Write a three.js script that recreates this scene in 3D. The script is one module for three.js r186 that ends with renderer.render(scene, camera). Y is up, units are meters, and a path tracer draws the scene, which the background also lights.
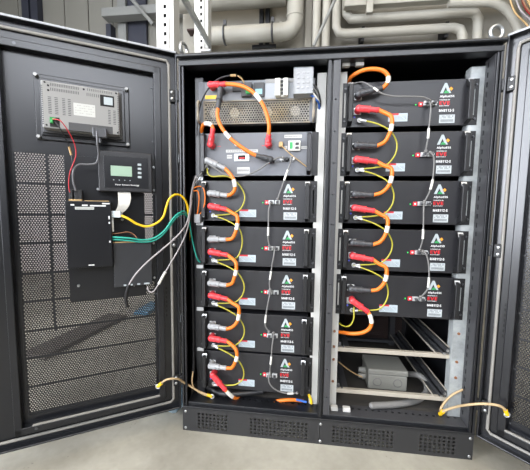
import * as THREE from 'three';
import { RoundedBoxGeometry } from 'three/addons/geometries/RoundedBoxGeometry.js';
import { mergeGeometries } from 'three/addons/utils/BufferGeometryUtils.js';
import { TextGeometry } from 'three/addons/geometries/TextGeometry.js';
import { FontLoader } from 'three/addons/loaders/FontLoader.js';
import { RectAreaLightUniformsLib } from 'three/addons/lights/RectAreaLightUniformsLib.js';

// ---------------------------------------------------------------- camera, light, exposure
const scene = new THREE.Scene();
scene.background = new THREE.Color(0.35, 0.38, 0.42);
const camera = new THREE.PerspectiveCamera(2 * Math.atan(235 / 300) * 180 / Math.PI, 530 / 470, 0.05, 60);
camera.rotation.order = 'YXZ';
camera.position.set(0.4821, 0.9481, 1.1556);
camera.rotation.set(-0.0879, 0.1198, 0.0124);
scene.add(camera);
const renderer = new THREE.WebGLRenderer({ antialias: true });
renderer.toneMapping = THREE.LinearToneMapping;
renderer.toneMappingExposure = 0.86;
renderer.shadowMap.enabled = true;
RectAreaLightUniformsLib.init();
const CEIL = 4.0;
const WINDOW_GLOW = 24, CLERESTORY_GLOW = 11;
// [x, z, length x, length z, brightness]: ceiling panels
const LAMPS = [[-0.9, 1.9, 1.2, 0.6, 7], [1.7, 1.5, 1.8, 0.9, 9], [-0.35, -0.75, 1.2, 0.3, 7]];
const WINDOW = { z0: 1.7, z1: 3.3, y0: 0.4, y1: 3.85 };      // tall opening in the wall on the display-door side
const FRONT = [{ x0: -2.4, x1: 0.1, y0: 1.3, y1: 3.3, bars: 3 }, { x0: 0.6, x1: 3.2, y0: 2.5, y1: 3.7, bars: 3 }];  // windows in the wall behind the camera

// ---------------------------------------------------------------- helpers
const rng = (s => () => { s |= 0; s = s + 0x6D2B79F5 | 0; let t = Math.imul(s ^ s >>> 15, 1 | s); t = t + Math.imul(t ^ t >>> 7, 61 | t) ^ t; return ((t ^ t >>> 14) >>> 0) / 4294967296; })(20417);
const V = (x, y, z) => new THREE.Vector3(x, y, z);
const ni = g => (g.index ? g.toNonIndexed() : g);
const merge = list => mergeGeometries(list.map(g => { const n = ni(g); for (const k of Object.keys(n.attributes)) if (!['position', 'normal', 'uv'].includes(k)) n.deleteAttribute(k); n.morphAttributes = {}; return n; }));
const taken = {};
function numbered(name) { const n = taken[name] = (taken[name] ?? -1) + 1; return n ? `${name}_${String(n).padStart(3, '0')}` : name; }
function part(name, geo, m, parent) {
  const o = new THREE.Mesh(Array.isArray(geo) ? merge(geo) : geo, m);
  o.name = name; o.castShadow = o.receiveShadow = true; parent.add(o); return o;
}
function tag(o, label, category, group) { o.userData.label = label; o.userData.category = category; if (group) o.userData.group = group; return o; }
function thing(name, label, category, pos = [0, 0, 0], turn = 0, group) {
  const o = new THREE.Group(); o.name = numbered(name); o.position.set(...pos); o.rotation.y = turn; scene.add(o); return tag(o, label, category, group);
}
function solo(name, geo, m, label, category, group) { const o = part(numbered(name), geo, m, scene); return tag(o, label, category, group); }
function struct(name, geo, m, parent = scene) { const o = part(name, geo, m, parent); if (parent === scene) { o.userData.kind = 'structure'; } return o; }
function copy(src, pos, label) { const c = src.clone(); c.name = numbered(src.name.replace(/_\d{3}$/, '')); c.userData = { ...src.userData, label }; c.position.set(...pos); scene.add(c); return c; }
// box between two corners; r rounds the edges
function bx(x0, y0, z0, x1, y1, z1, r = 0) {
  const w = Math.abs(x1 - x0), h = Math.abs(y1 - y0), d = Math.abs(z1 - z0);
  const g = r ? new RoundedBoxGeometry(w, h, d, 2, Math.min(r, w / 2.01, h / 2.01, d / 2.01)) : new THREE.BoxGeometry(w, h, d);
  return g.translate((x0 + x1) / 2, (y0 + y1) / 2, (z0 + z1) / 2);
}
// cylinder between two points
function rod(a, b, r0, r1 = r0, seg = 14) {
  const A = V(...a), B = V(...b), d = B.clone().sub(A);
  const g = new THREE.CylinderGeometry(r1, r0, d.length(), seg);
  g.applyQuaternion(new THREE.Quaternion().setFromUnitVectors(V(0, 1, 0), d.normalize()));
  const m = A.add(B).multiplyScalar(0.5); return g.translate(m.x, m.y, m.z);
}
function tube(pts, r, seg = pts.length * 6, rad = 8) {
  const c = new THREE.CatmullRomCurve3(pts.map(p => V(...p)), false, 'centripetal');
  return merge([new THREE.TubeGeometry(c, seg, r, rad), new THREE.SphereGeometry(r, rad, 5).translate(...pts[0]), new THREE.SphereGeometry(r, rad, 5).translate(...pts[pts.length - 1])]);
}
// a stretch of a path, a little thicker: sleeves and markers
function sleeve(pts, t0, t1, r) {
  const c = new THREE.CatmullRomCurve3(pts.map(p => V(...p)), false, 'centripetal'), q = [];
  for (let i = 0; i <= 6; i++) { const p = c.getPointAt(t0 + (t1 - t0) * i / 6); q.push([p.x, p.y, p.z]); }
  return new THREE.TubeGeometry(new THREE.CatmullRomCurve3(q.map(p => V(...p))), 12, r, 10);
}
function shapeOf(pts) { const s = new THREE.Shape(); pts.forEach(([x, y], i) => i ? s.lineTo(x, y) : s.moveTo(x, y)); s.closePath(); return s; }
function hole(x0, y0, x1, y1) { const p = new THREE.Path(); p.moveTo(x0, y0); p.lineTo(x0, y1); p.lineTo(x1, y1); p.lineTo(x1, y0); p.closePath(); return p; }
function roundHole(x, y, r) { const p = new THREE.Path(); p.absarc(x, y, r, 0, Math.PI * 2, true); return p; }
function plate(x0, y0, x1, y1, depth, holes = [], curve = 6) {
  const s = shapeOf([[x0, y0], [x1, y0], [x1, y1], [x0, y1]]); s.holes.push(...holes);
  return new THREE.ExtrudeGeometry(s, { depth, bevelEnabled: false, curveSegments: curve });
}
function flat(pts, depth) { return new THREE.ExtrudeGeometry(shapeOf(pts), { depth, bevelEnabled: false }); }
// perforated sheet in the xy plane, front at z = 0, staggered round holes; open(x, y) says where holes are
function perforated(x0, y0, x1, y1, px, py, r, open, t = 0.0015) {
  const P = [], N = [], tri = (a, b, c, n) => { P.push(...a, ...b, ...c); for (let i = 0; i < 3; i++) N.push(...n); };
  const F = [0, 0, 1], quad = (a, b, c, d, n) => { tri(a, b, c, n); tri(a, c, d, n); };
  const rows = Math.round((y1 - y0) / py), cols = Math.round((x1 - x0) / px), w = (x1 - x0) / cols, h = (y1 - y0) / rows;
  for (let j = 0; j < rows; j++) {
    const ya = y0 + j * h, yb = ya + h, odd = j % 2;
    const n = odd ? cols - 1 : cols, off = odd ? w / 2 : 0;
    if (odd) for (const [a, b] of [[x0, x0 + w / 2], [x1 - w / 2, x1]]) quad([a, ya, 0], [b, ya, 0], [b, yb, 0], [a, yb, 0], F);
    for (let i = 0; i < n; i++) {
      const xa = x0 + off + i * w, xb = xa + w, cx = (xa + xb) / 2, cy = (ya + yb) / 2;
      if (!open(cx, cy)) { quad([xa, ya, 0], [xb, ya, 0], [xb, yb, 0], [xa, yb, 0], F); continue; }
      const O = [[xb, cy], [xb, yb], [cx, yb], [xa, yb], [xa, cy], [xa, ya], [cx, ya], [xb, ya]];
      for (let k = 0; k < 8; k++) {
        const a = k * Math.PI / 4, b = (k + 1) * Math.PI / 4, o = O[k], p = O[(k + 1) % 8];
        const ia = [cx + r * Math.cos(a), cy + r * Math.sin(a), 0], ib = [cx + r * Math.cos(b), cy + r * Math.sin(b), 0];
        quad(ia, [...o, 0], [...p, 0], ib, F);
        const m = (a + b) / 2; quad(ia, ib, [ib[0], ib[1], -t], [ia[0], ia[1], -t], [-Math.cos(m), -Math.sin(m), 0]);
      }
    }
  }
  const g = new THREE.BufferGeometry();
  g.setAttribute('position', new THREE.Float32BufferAttribute(P, 3)); g.setAttribute('normal', new THREE.Float32BufferAttribute(N, 3));
  const uv = new Float32Array(P.length / 3 * 2); for (let i = 0; i < P.length / 3; i++) { uv[2 * i] = P[3 * i]; uv[2 * i + 1] = P[3 * i + 1]; }
  g.setAttribute('uv', new THREE.BufferAttribute(uv, 2)); return g;
}
// ---------------------------------------------------------------- textures and materials
function noiseField(n, cells, seed) {   // tiling value noise, several octaves
  const r = (s => () => { s = Math.imul(s ^ s >>> 15, 2246822519) + 0x9E3779B9 | 0; return ((s ^ s >>> 13) >>> 0) / 4294967296; })(seed);
  const out = new Float32Array(n * n); let amp = 1, tot = 0;
  for (const c of cells) {
    const g = Float32Array.from({ length: c * c }, r);
    for (let y = 0; y < n; y++) for (let x = 0; x < n; x++) {
      const u = x / n * c, v = y / n * c, i = Math.floor(u), j = Math.floor(v); let a = u - i, b = v - j; a = a * a * (3 - 2 * a); b = b * b * (3 - 2 * b);
      const q = (p, k) => g[((k % c) * c) + (p % c)];
      out[y * n + x] += amp * ((q(i, j) * (1 - a) + q(i + 1, j) * a) * (1 - b) + (q(i, j + 1) * (1 - a) + q(i + 1, j + 1) * a) * b);
    }
    tot += amp; amp *= 0.6;
  }
  return out.map(v => v / tot);
}
function dataTex(n, f, rep, srgb = true) {
  const d = new Uint8Array(n * n * 4);
  for (let i = 0; i < n * n; i++) { const c = f(i); d[4 * i] = c[0]; d[4 * i + 1] = c[1]; d[4 * i + 2] = c[2]; d[4 * i + 3] = 255; }
  const t = new THREE.DataTexture(d, n, n); t.wrapS = t.wrapT = THREE.RepeatWrapping; t.magFilter = THREE.LinearFilter; t.minFilter = THREE.LinearMipmapLinearFilter; t.generateMipmaps = true;
  t.repeat.set(rep, rep); if (srgb) t.colorSpace = THREE.SRGBColorSpace; t.needsUpdate = true; return t;
}
const nA = noiseField(512, [4, 9, 21, 47, 110, 240], 11), nB = noiseField(512, [3, 7, 90, 200, 256], 77), nF = noiseField(256, [64, 128, 200], 5);
const cl = v => Math.max(0, Math.min(255, v));
const concreteMap = dataTex(512, i => { const a = (nA[i] - 0.5) * 70 + (nB[i] - 0.5) * 34, s = nB[(i * 7 + 901) % nB.length] > 0.735 ? -26 : 0; return [cl(142 + a + s), cl(138 + a + s), cl(126 + a * 0.95 + s)]; }, 0.55);
const concreteBump = dataTex(512, i => { const v = cl(nA[i] * 255); return [v, v, v]; }, 0.55, false);
const fineBump = dataTex(256, i => { const v = cl(nF[i] * 255); return [v, v, v]; }, 9, false);
const galvMap = dataTex(512, i => { const a = (nA[i] - 0.5) * 90; return [cl(152 + a), cl(156 + a), cl(156 + a)]; }, 3.2);
const dustMap = dataTex(512, i => { const a = (nA[i] - 0.5), d = Math.max(0, nB[i] - 0.47) * 5; return [cl(118 + a * 80 + d * 26), cl(114 + a * 80 + d * 14), cl(107 + a * 78 - d * 6)]; }, 3);
const rgb = (r, g, b) => new THREE.Color().setRGB(r / 255, g / 255, b / 255, THREE.SRGBColorSpace);
const std = (c, roughness = 0.6, metalness = 0, extra = {}) => new THREE.MeshStandardMaterial({ color: rgb(...c), roughness, metalness, ...extra });
const DAYLIGHT = rgb(240, 245, 255), LAMPLIGHT = rgb(255, 236, 205);
const M = {
  black: std([20, 21, 24], 0.34), plinth: std([36, 36, 37], 0.5), floorDust: std([54, 51, 47], 0.7),
  doorBlack: std([17, 18, 22], 0.28), moduleBlack: std([30, 30, 33], 0.42), ear: std([16, 16, 18], 0.5), inner: std([20, 20, 22], 0.7),
  greyFace: std([92, 94, 99], 0.5), stripFace: std([110, 112, 115], 0.5),
  postGrey: std([54, 54, 56], 0.42), rimHighlight: std([150, 152, 156], 0.4), galv: std([255, 255, 255], 0.42, 0.25, { map: galvMap }), white: std([184, 183, 178], 0.55), tray: std([165, 158, 145], 0.5, 0.2),  // the door rim strip tone is a reflection painted as colour
  steel: std([180, 182, 183], 0.3, 0.9), darkSteel: std([88, 89, 92], 0.4, 0.7), zinc: std([188, 190, 191], 0.38, 0.5), gasket: std([126, 123, 117], 0.55), knob: std([138, 138, 136], 0.4, 0.5),
  red: std([204, 54, 61], 0.4), grey: std([54, 55, 58], 0.45), greyClear: std([142, 143, 145], 0.35),
  orange: std([206, 106, 22], 0.5), white2: std([206, 205, 198], 0.6),
  yellowGreen: std([158, 150, 42], 0.5), yellow: std([216, 175, 14], 0.45), teal: std([20, 140, 122], 0.5),
  cable: std([104, 103, 101], 0.5), serial: std([90, 90, 93], 0.45), darkCable: std([26, 26, 28], 0.45), paleCable: std([146, 140, 140], 0.5), beigeCable: std([168, 144, 108], 0.5), tan: std([172, 142, 96], 0.6),
  redWire: std([174, 28, 38], 0.5), brown: std([124, 82, 54], 0.6), blue: std([40, 88, 164], 0.5), green: std([42, 142, 68], 0.5),
  ledGreen: std([34, 196, 82], 0.4, 0, { emissive: rgb(30, 220, 80), emissiveIntensity: 0.8 }), ledBlue: std([90, 102, 214], 0.4),
  hole: std([6, 6, 6], 0.8), print: std([206, 206, 206], 0.6), printGrey: std([160, 168, 171], 0.6), printRed: std([194, 32, 40], 0.55), printGreen: std([42, 140, 78], 0.55), printOrange: std([214, 142, 32], 0.55),
  hmi: std([128, 127, 124], 0.55), hmiDark: std([60, 60, 61], 0.6), dusty: std([255, 255, 255], 0.7, 0.1, { map: dustMap }),
  wall: std([138, 134, 124], 0.85), wallLeft: std([118, 116, 108], 0.7), ceiling: std([196, 196, 192], 0.9), farWall: std([106, 106, 104], 0.9), pipe: std([152, 149, 139], 0.5), postDark: std([42, 44, 55], 0.6), beam: std([122, 123, 120], 0.6),
  sky: std([255, 255, 255], 0.5, 0, { emissive: DAYLIGHT, emissiveIntensity: WINDOW_GLOW * 0.5 }), skyFront: std([255, 255, 255], 0.5, 0, { emissive: DAYLIGHT, emissiveIntensity: CLERESTORY_GLOW * 0.5 }),
  plastic: new THREE.MeshPhysicalMaterial({ color: rgb(188, 190, 192), roughness: 0.35, transmission: 0.6, thickness: 0 }),
  wrap: new THREE.MeshPhysicalMaterial({ color: rgb(180, 202, 215), roughness: 0.4, transmission: 0.35, thickness: 0 }),
  relay: std([46, 47, 50], 0.3), paleWall: std([186, 178, 174], 0.8), fanHub: std([168, 162, 150], 0.7),
  plank: std([78, 71, 66], 0.8), blueSheet: std([64, 112, 140], 0.5), jbox: std([128, 127, 120], 0.55), vent: std([58, 42, 38], 0.8),
  breakerPlate: std([142, 145, 149], 0.5), meterScreen: std([112, 165, 181], 0.3), monitorScreen: std([143, 167, 147], 0.35), ribbon: std([190, 187, 180], 0.6, 0, { side: THREE.DoubleSide }),
};
function canvasTex(w, h, draw) {
  const c = document.createElement('canvas'); c.width = w; c.height = h; draw(c.getContext('2d'), w, h);
  const t = new THREE.CanvasTexture(c); t.colorSpace = THREE.SRGBColorSpace; t.anisotropy = 8; return t;
}
const printed = (tex, rough = 0.55) => new THREE.MeshStandardMaterial({ map: tex, roughness: rough });
// a sticker: thin slab whose front shows the print
function sticker(name, x0, y0, x1, y1, z, m, parent) {
  const g = new THREE.PlaneGeometry(x1 - x0, y1 - y0).translate((x0 + x1) / 2, (y0 + y1) / 2, z + 0.0006);
  return part(name, g, m, parent);
}
const fonts = { bold: await new FontLoader().loadAsync('fonts/droid/droid_sans_bold.typeface.json'), reg: await new FontLoader().loadAsync('fonts/droid/droid_sans_regular.typeface.json') };
function text(str, x, y, z, width, height, font = 'bold') {   // lettering fitted to a width and a cap height, left bottom at x, y
  const g = new TextGeometry(str, { font: fonts[font], size: 1, depth: 0.04, curveSegments: 3 }); g.computeBoundingBox(); const b = g.boundingBox;
  g.translate(-b.min.x, -b.min.y, 0); g.scale(width / (b.max.x - b.min.x), height / (b.max.y - b.min.y), 0.012);
  return g.translate(x, y, z);
}
// ---------------------------------------------------------------- the room
const RX0 = -3.7, RX1 = 4.2, RZ1 = 4.2, ZB = -1.6, ZC = -2.7, XS = -0.62;
const planar = (g, k = 1) => { const p = g.attributes.position, n = g.attributes.normal, uv = g.attributes.uv; for (let i = 0; i < p.count; i++) { const ax = Math.abs(n.getX(i)), ay = Math.abs(n.getY(i)); uv.setXY(i, (ax > 0.7 ? p.getZ(i) : p.getX(i)) * k, (ay > 0.7 ? p.getZ(i) : p.getY(i)) * k); } return g; };
M.concrete = new THREE.MeshStandardMaterial({ map: concreteMap, roughness: 0.55, bumpMap: concreteBump, bumpScale: 0.0015 });
struct('floor', planar(bx(RX0 - 0.2, -0.2, ZC - 0.2, RX1 + 0.2, 0, RZ1 + 0.2)), M.concrete);
struct('ceiling', bx(RX0 - 0.2, CEIL, ZC - 0.2, RX1 + 0.2, CEIL + 0.15, RZ1 + 0.2), M.ceiling);
struct('wall_back', [bx(XS, 0, ZB - 0.15, RX1 + 0.2, CEIL, ZB), bx(XS, 0, ZC, XS + 0.15, CEIL, ZB - 0.15)], M.wall);
{ const [a, b] = FRONT, z0 = RZ1, z1 = RZ1 + 0.2, L = RX0 - 0.2, R = RX1 + 0.2;
  struct('wall_front', [bx(L, 0, z0, a.x0, CEIL, z1), bx(a.x0, 0, z0, a.x1, a.y0, z1), bx(a.x0, a.y1, z0, a.x1, CEIL, z1), bx(a.x1, 0, z0, b.x0, CEIL, z1), bx(b.x0, 0, z0, b.x1, b.y0, z1), bx(b.x0, b.y1, z0, b.x1, CEIL, z1), bx(b.x1, 0, z0, R, CEIL, z1)], M.farWall);
  FRONT.forEach((w, n) => {
    const win = new THREE.Group(); win.name = 'window_' + (n + 2); win.userData.kind = 'structure'; scene.add(win);
    part('pane', bx(w.x0, w.y0, RZ1 + 0.1, w.x1, w.y1, RZ1 + 0.12), M.skyFront, win);
    for (let i = 0; i <= w.bars; i++) { const x = w.x0 + (w.x1 - w.x0) * i / w.bars; part('window_bar', bx(x - 0.025, w.y0, RZ1 + 0.04, x + 0.025, w.y1, RZ1 + 0.1), M.white, win); }
    for (const y of [w.y0, w.y1]) part('window_bar', bx(w.x0, y - 0.025, RZ1 + 0.04, w.x1, y + 0.025, RZ1 + 0.1), M.white, win);
    const l = new THREE.RectAreaLight(DAYLIGHT, CLERESTORY_GLOW, w.x1 - w.x0, w.y1 - w.y0); l.position.set((w.x0 + w.x1) / 2, (w.y0 + w.y1) / 2, RZ1 - 0.02); l.castShadow = true; l.name = 'window_daylight'; scene.add(l);
  }); }
struct('wall_right', bx(RX1, 0, ZC - 0.2, RX1 + 0.2, CEIL, RZ1), M.farWall);
{ const w = WINDOW;
  struct('wall_left', [bx(RX0 - 0.2, 0, ZC - 0.2, RX0, CEIL, w.z0), bx(RX0 - 0.2, 0, w.z1, RX0, CEIL, RZ1), bx(RX0 - 0.2, 0, w.z0, RX0, w.y0, w.z1), bx(RX0 - 0.2, w.y1, w.z0, RX0, CEIL, w.z1)], M.farWall);
  const win = new THREE.Group(); win.name = 'window_1'; win.userData.kind = 'structure'; scene.add(win);
  part('pane', bx(RX0 - 0.12, w.y0, w.z0, RX0 - 0.1, w.y1, w.z1), M.sky, win);
  const fr = []; for (let i = 0; i <= 3; i++) { const z = w.z0 + (w.z1 - w.z0) * i / 3; fr.push(bx(RX0 - 0.1, w.y0, z - 0.025, RX0 - 0.04, w.y1, z + 0.025)); } for (const y of [w.y0, w.y1]) fr.push(bx(RX0 - 0.1, y - 0.025, w.z0, RX0 - 0.04, y + 0.025, w.z1));
  part('window_frame', fr, M.white, win);
  const l = new THREE.RectAreaLight(DAYLIGHT, WINDOW_GLOW, w.z1 - w.z0, w.y1 - w.y0); l.position.set(RX0 + 0.02, (w.y0 + w.y1) / 2, (w.z0 + w.z1) / 2); l.lookAt(5, l.position.y, l.position.z); l.castShadow = true; l.name = 'window_daylight'; scene.add(l);
}
// cladding beyond the storage rack: ribbed sheets, each its own piece
{ const wall = struct('wall_cladding', bx(RX0 - 0.2, 0, ZC - 0.2, XS + 0.05, CEIL, ZC - 0.02), M.wallLeft);
  for (let x = RX0, k = 0; x < XS; x += 0.34, k++) { part('panel', bx(x + 0.006, 2.3, ZC - 0.02, Math.min(x + 0.334, XS), CEIL, ZC + 0.012, 0.006), M.wallLeft, wall); part('panel', bx(x + 0.006, 0, ZC - 0.02, Math.min(x + 0.334, XS), 2.29, ZC + 0.012, 0.006), M.paleWall, wall); }
  solo('track_rail', [bx(-3.22, 2.3, ZC + 0.014, -3.12, CEIL, ZC + 0.1), bx(-3.09, 2.3, ZC + 0.014, -2.99, CEIL, ZC + 0.1), bx(-3.13, 2.3, ZC + 0.014, -3.08, CEIL, ZC + 0.04)], M.postDark, 'dark double track fixed high on the beige cladding wall', 'track');
  solo('steel_post', bx(-2.03, 2.3, ZC + 0.014, -1.965, 3.25, ZC + 0.12), M.postDark, 'slim dark post under the end of the grey beam', 'post');
  solo('steel_post', bx(-1.88, 2.3, ZC + 0.014, -1.77, CEIL, ZC + 0.1), M.beam, 'slim grey post crossing behind the grey beam', 'post');
  solo('steel_post', bx(-1.77, 2.3, ZC + 0.014, -1.52, CEIL, ZC + 0.06), M.postDark, 'wide slate post behind the grey beam', 'post');
  solo('steel_beam', bx(-1.98, 3.24, ZC + 0.14, XS, 3.34, ZC + 0.28, 0.01), M.beam, 'grey level steel beam in front of the cladding wall', 'beam');
  solo('knee_brace', rod([-1.66, 3.5, ZC + 0.31], [-1.3, 3.09, ZC + 0.31], 0.022), M.beam, 'thin grey diagonal brace crossing the grey beam', 'brace');
}
// ceiling lamps: glowing panel, frame, and a light of the same size below
const LAMP_LABEL = ['bright ceiling panel lamp above the open cabinet door with the display', 'bright ceiling panel lamp above the cabinet bay with empty trays, towards the room', 'long narrow ceiling lamp near the pipes behind the cabinet'];
LAMPS.forEach(([x, z, w, d, glow], i) => {
  const t = thing('ceiling_lamp', LAMP_LABEL[i], 'lamp', [x, CEIL - 0.06, z], 0, 'ceiling panel lamps');
  part('frame', [bx(-w / 2 - 0.03, 0, -d / 2 - 0.03, w / 2 + 0.03, 0.06, -d / 2), bx(-w / 2 - 0.03, 0, d / 2, w / 2 + 0.03, 0.06, d / 2 + 0.03), bx(-w / 2 - 0.03, 0, -d / 2, -w / 2, 0.06, d / 2), bx(w / 2, 0, -d / 2, w / 2 + 0.03, 0.06, d / 2)], M.white, t);
  part('diffuser', bx(-w / 2, 0.01, -d / 2, w / 2, 0.03, d / 2), std([255, 255, 255], 0.5, 0, { emissive: LAMPLIGHT, emissiveIntensity: glow * 0.5 }), t);
  const l = new THREE.RectAreaLight(LAMPLIGHT, glow, w, d); l.position.set(0, -0.005, 0); l.rotation.x = -Math.PI / 2; l.castShadow = true; l.name = 'lamp_light'; t.add(l);
});
// ---------------------------------------------------------------- pipes behind the cabinet
const bend = (pts, r) => { // straight runs joined by round elbows
  const path = new THREE.CurvePath(), P = pts.map(p => V(...p)); let last = P[0];
  for (let i = 1; i < P.length - 1; i++) {
    const a = P[i].clone().add(P[i - 1].clone().sub(P[i]).setLength(r)), b = P[i].clone().add(P[i + 1].clone().sub(P[i]).setLength(r));
    path.add(new THREE.LineCurve3(last, a)); path.add(new THREE.QuadraticBezierCurve3(a, P[i], b)); last = b;
  }
  path.add(new THREE.LineCurve3(last, P[P.length - 1])); return path;
};
const pipeGeo = (pts, r, er = 0.1) => new THREE.TubeGeometry(bend(pts, er), 90, r, 18);
{ const zp = -1.42;
  let t = thing('drain_pipe', 'thick cream pipe with two dark clamps turning upward beside the strut', 'pipe', [0, 0, 0]);
  part('pipe_run', pipeGeo([[-0.42, 2.382, ZB + 0.002], [-0.42, 2.382, zp], [0.393, 2.382, zp], [0.393, CEIL, zp]], 0.066, 0.1), M.pipe, t);
  for (const x of [-0.185, 0.213]) part('pipe_clamp', [new THREE.TorusGeometry(0.07, 0.008, 8, 24).rotateY(Math.PI / 2).translate(x, 2.382, zp), bx(x - 0.012, 2.445, zp - 0.01, x + 0.012, 2.5, zp + 0.01)], M.darkSteel, t);
  part('elbow_collar', rod([0.27, 2.382, zp], [0.29, 2.382, zp], 0.071), M.pipe, t); part('elbow_collar', rod([0.393, 2.485, zp], [0.393, 2.505, zp], 0.071), M.pipe, t);
  solo('support_rail', bx(-0.55, 2.49, ZB, 0.33, 2.505, ZB + 0.09), M.vent, 'thin dark red rail running above the thick clamped pipe', 'rail');
  t = thing('channel_strut', 'twin black channel strut standing behind the thick clamped pipe', 'strut', [0, 0, 0]);
  for (const x of [0.1, 0.155]) part('channel', bx(x - 0.017, 2.32, ZB, x + 0.015, 3.2, ZB + 0.05), M.inner, t);
  part('foot_plate', bx(0.03, 2.31, ZB, 0.235, 2.335, ZB + 0.1), M.inner, t);
  solo('duct', rod([XS, 2.69, -1.4], [0.32, 2.69, -1.4], 0.11, 0.11, 24), M.pipe, 'short pale round duct above the thick clamped pipe', 'duct');
  solo('cable_trunking', bx(0.77, 2.5, -1.4, 3.2, 2.63, -1.34, 0.006), M.pipe, 'long pale flat trunking running level above the slim pipes', 'trunking');
  solo('wall_panel', bx(0.475, 1.2, ZB, 0.535, CEIL, ZB + 0.07, 0.005), M.wall, 'narrow white upright casing beside the upturned thick pipe', 'casing');
  solo('water_pipe', rod([0.567, 0.3, -1.45], [0.567, CEIL, -1.45], 0.032), M.pipe, 'slim upright cream pipe next to the white casing', 'pipe');
  solo('water_pipe', rod([0.645, 0.3, -1.45], [0.645, CEIL, -1.45], 0.032), M.pipe, 'second slim upright cream pipe from the white casing', 'pipe');
  t = thing('water_pipe', 'cream pipe dropping, running level low on the wall, then turning down', 'pipe');
  part('pipe_run', pipeGeo([[0.725, CEIL, -1.45], [0.725, 2.357, -1.45], [1.684, 2.357, -1.45], [1.684, 0.3, -1.45]], 0.034, 0.07), M.pipe, t);
  for (const x of [0.94, 1.575]) part('pipe_bracket', [bx(x - 0.011, 2.302, ZB + 0.002, x + 0.011, 2.322, -1.46), bx(x - 0.011, 2.392, ZB + 0.002, x + 0.011, 2.412, -1.46), bx(x - 0.011, 2.302, ZB + 0.002, x + 0.011, 2.412, -1.485)], M.inner, t);
  t = thing('water_pipe', 'cream pipe running level above the other and turning down further along', 'pipe');
  part('pipe_run', pipeGeo([[0.80, CEIL, -1.45], [0.80, 2.463, -1.45], [1.791, 2.463, -1.45], [1.791, 0.3, -1.45]], 0.034, 0.07), M.pipe, t);
  solo('conduit', rod([0.74, 2.62, -1.3], [0.545, 2.2, -1.3], 0.012), M.beam, 'thin grey conduit slanting across the slim upright pipes', 'conduit');
  solo('pipe_hanger', bx(0.93, 2.42, -1.335, 0.98, 2.8, -1.3, 0.008), M.pipe, 'flat cream hanger dropping across the trunking to the upper level pipe', 'hanger');
  solo('water_pipe', pipeGeo([[1.5, 2.44, -1.29], [1.86, 2.42, -1.28], [2.0, 2.2, -1.28], [2.1, 1.0, -1.28]], 0.028, 0.12), M.pipe, 'curved cream pipe beside the loose wire bundle', 'pipe');
  const wm = [M.tan, M.paleCable, M.brown, M.paleCable, M.redWire, M.tan, M.paleCable, M.beigeCable, M.brown, M.paleCable, M.tan];
  const wn = ['tan', 'pale grey', 'brown', 'off-white', 'red', 'sandy', 'light grey', 'beige', 'dark brown', 'pale', 'ochre'];
  wm.forEach((m, i) => { const a = i * 0.0125 - 0.02 + rng() * 0.004, o = rng() * 0.02, z = -1.17 + (i % 3) * 0.024; solo('hanging_wire', tube([[1.80 + a, 2.75, z], [1.84 + a + o * 0.5, 2.42, z], [1.89 + a + o, 2.28, z], [1.98 + a + o, 2.18, z], [2.1 + a, 1.6, z]], 0.0055), m, `${wn[i]} wire hanging in the loose bundle beside the curved pipe`, 'wire', 'wires in the loose bundle'); });
}
// ---------------------------------------------------------------- storage rack end frame
{ const t = thing('storage_rack', 'white slotted storage rack frame with diagonal brace beside the cabinet', 'rack', [-0.212, 0, -0.62]);
  const upright = (zc, w) => {
    const holes = []; for (let y = 0.1; y < 3.1; y += 0.0425) holes.push(hole(-0.007, y, 0.007, y + 0.018));
    const f = plate(-w / 2, 0, w / 2, 3.2, 0.003, holes); f.translate(0, 0, zc);
    return [f, bx(-w / 2, 0, zc - 0.07, -w / 2 + 0.003, 3.2, zc), bx(w / 2 - 0.003, 0, zc - 0.07, w / 2, 3.2, zc), bx(w / 2 - 0.02, 0, zc - 0.07, w / 2 - 0.003, 3.2, zc - 0.067), bx(0.018, 0, zc + 0.003, 0.022, 3.2, zc + 0.008), bx(-w / 2 - 0.02, 0, zc - 0.09, w / 2 + 0.02, 0.006, zc + 0.02)];
  };
  for (const [zc, w] of [[0.27, 0.09], [-0.28, 0.095]]) { const u = part('upright', upright(zc, w), M.white, t); part('upright_shade', bx(-w / 2 + 0.004, 0.01, zc - 0.06, w / 2 - 0.004, 3.19, zc - 0.012), M.inner, u); }  // dark box inside each upright paints in the shade seen through the holes
  for (const y of [0.35, 1.2, 2.045, 2.9]) part('cross_bar', bx(0.045, y - 0.02, -0.3, 0.062, y + 0.02, 0.27, 0.002), M.galv, t);
  part('brace_bolt', [rod([0.0, 2.0, -0.275], [0.066, 2.0, -0.275], 0.012)], M.steel, t);
}
// things lying behind the open display door
{ const pts = [], n = 12; const g = new THREE.IcosahedronGeometry(1, 5), p = g.attributes.position;
  for (let i = 0; i < p.count; i++) { const x = p.getX(i), y = p.getY(i), z = p.getZ(i), k = 1 + 0.12 * Math.sin(7 * x + 3 * y) * Math.cos(6 * z - 4 * y) + 0.06 * Math.sin(17 * x + 11 * z); p.setXYZ(i, x * k * 0.085, Math.max(0, 0.06 + y * k * 0.065), z * k * 0.07); }
  g.computeVertexNormals(); g.translate(-0.12, 0, -0.13);
  solo('plastic_wrap', g, M.wrap, 'crumpled pale blue plastic wrap on the floor beside the cabinet plinth', 'wrap');
  solo('timber_plank', bx(-0.37, 0, -0.09, 0.37, 0.03, 0.09, 0.004).rotateY(1.455).translate(-1.11, 0, -0.82), M.plank, 'dark plank lying on the floor behind the perforated display door', 'plank');
  solo('blue_sheet', bx(-0.97, 0, -1.56, -0.83, 0.03, -1.26, 0.008), M.blueSheet, 'flat blue board lying on the floor behind the display door', 'board');
}
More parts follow.
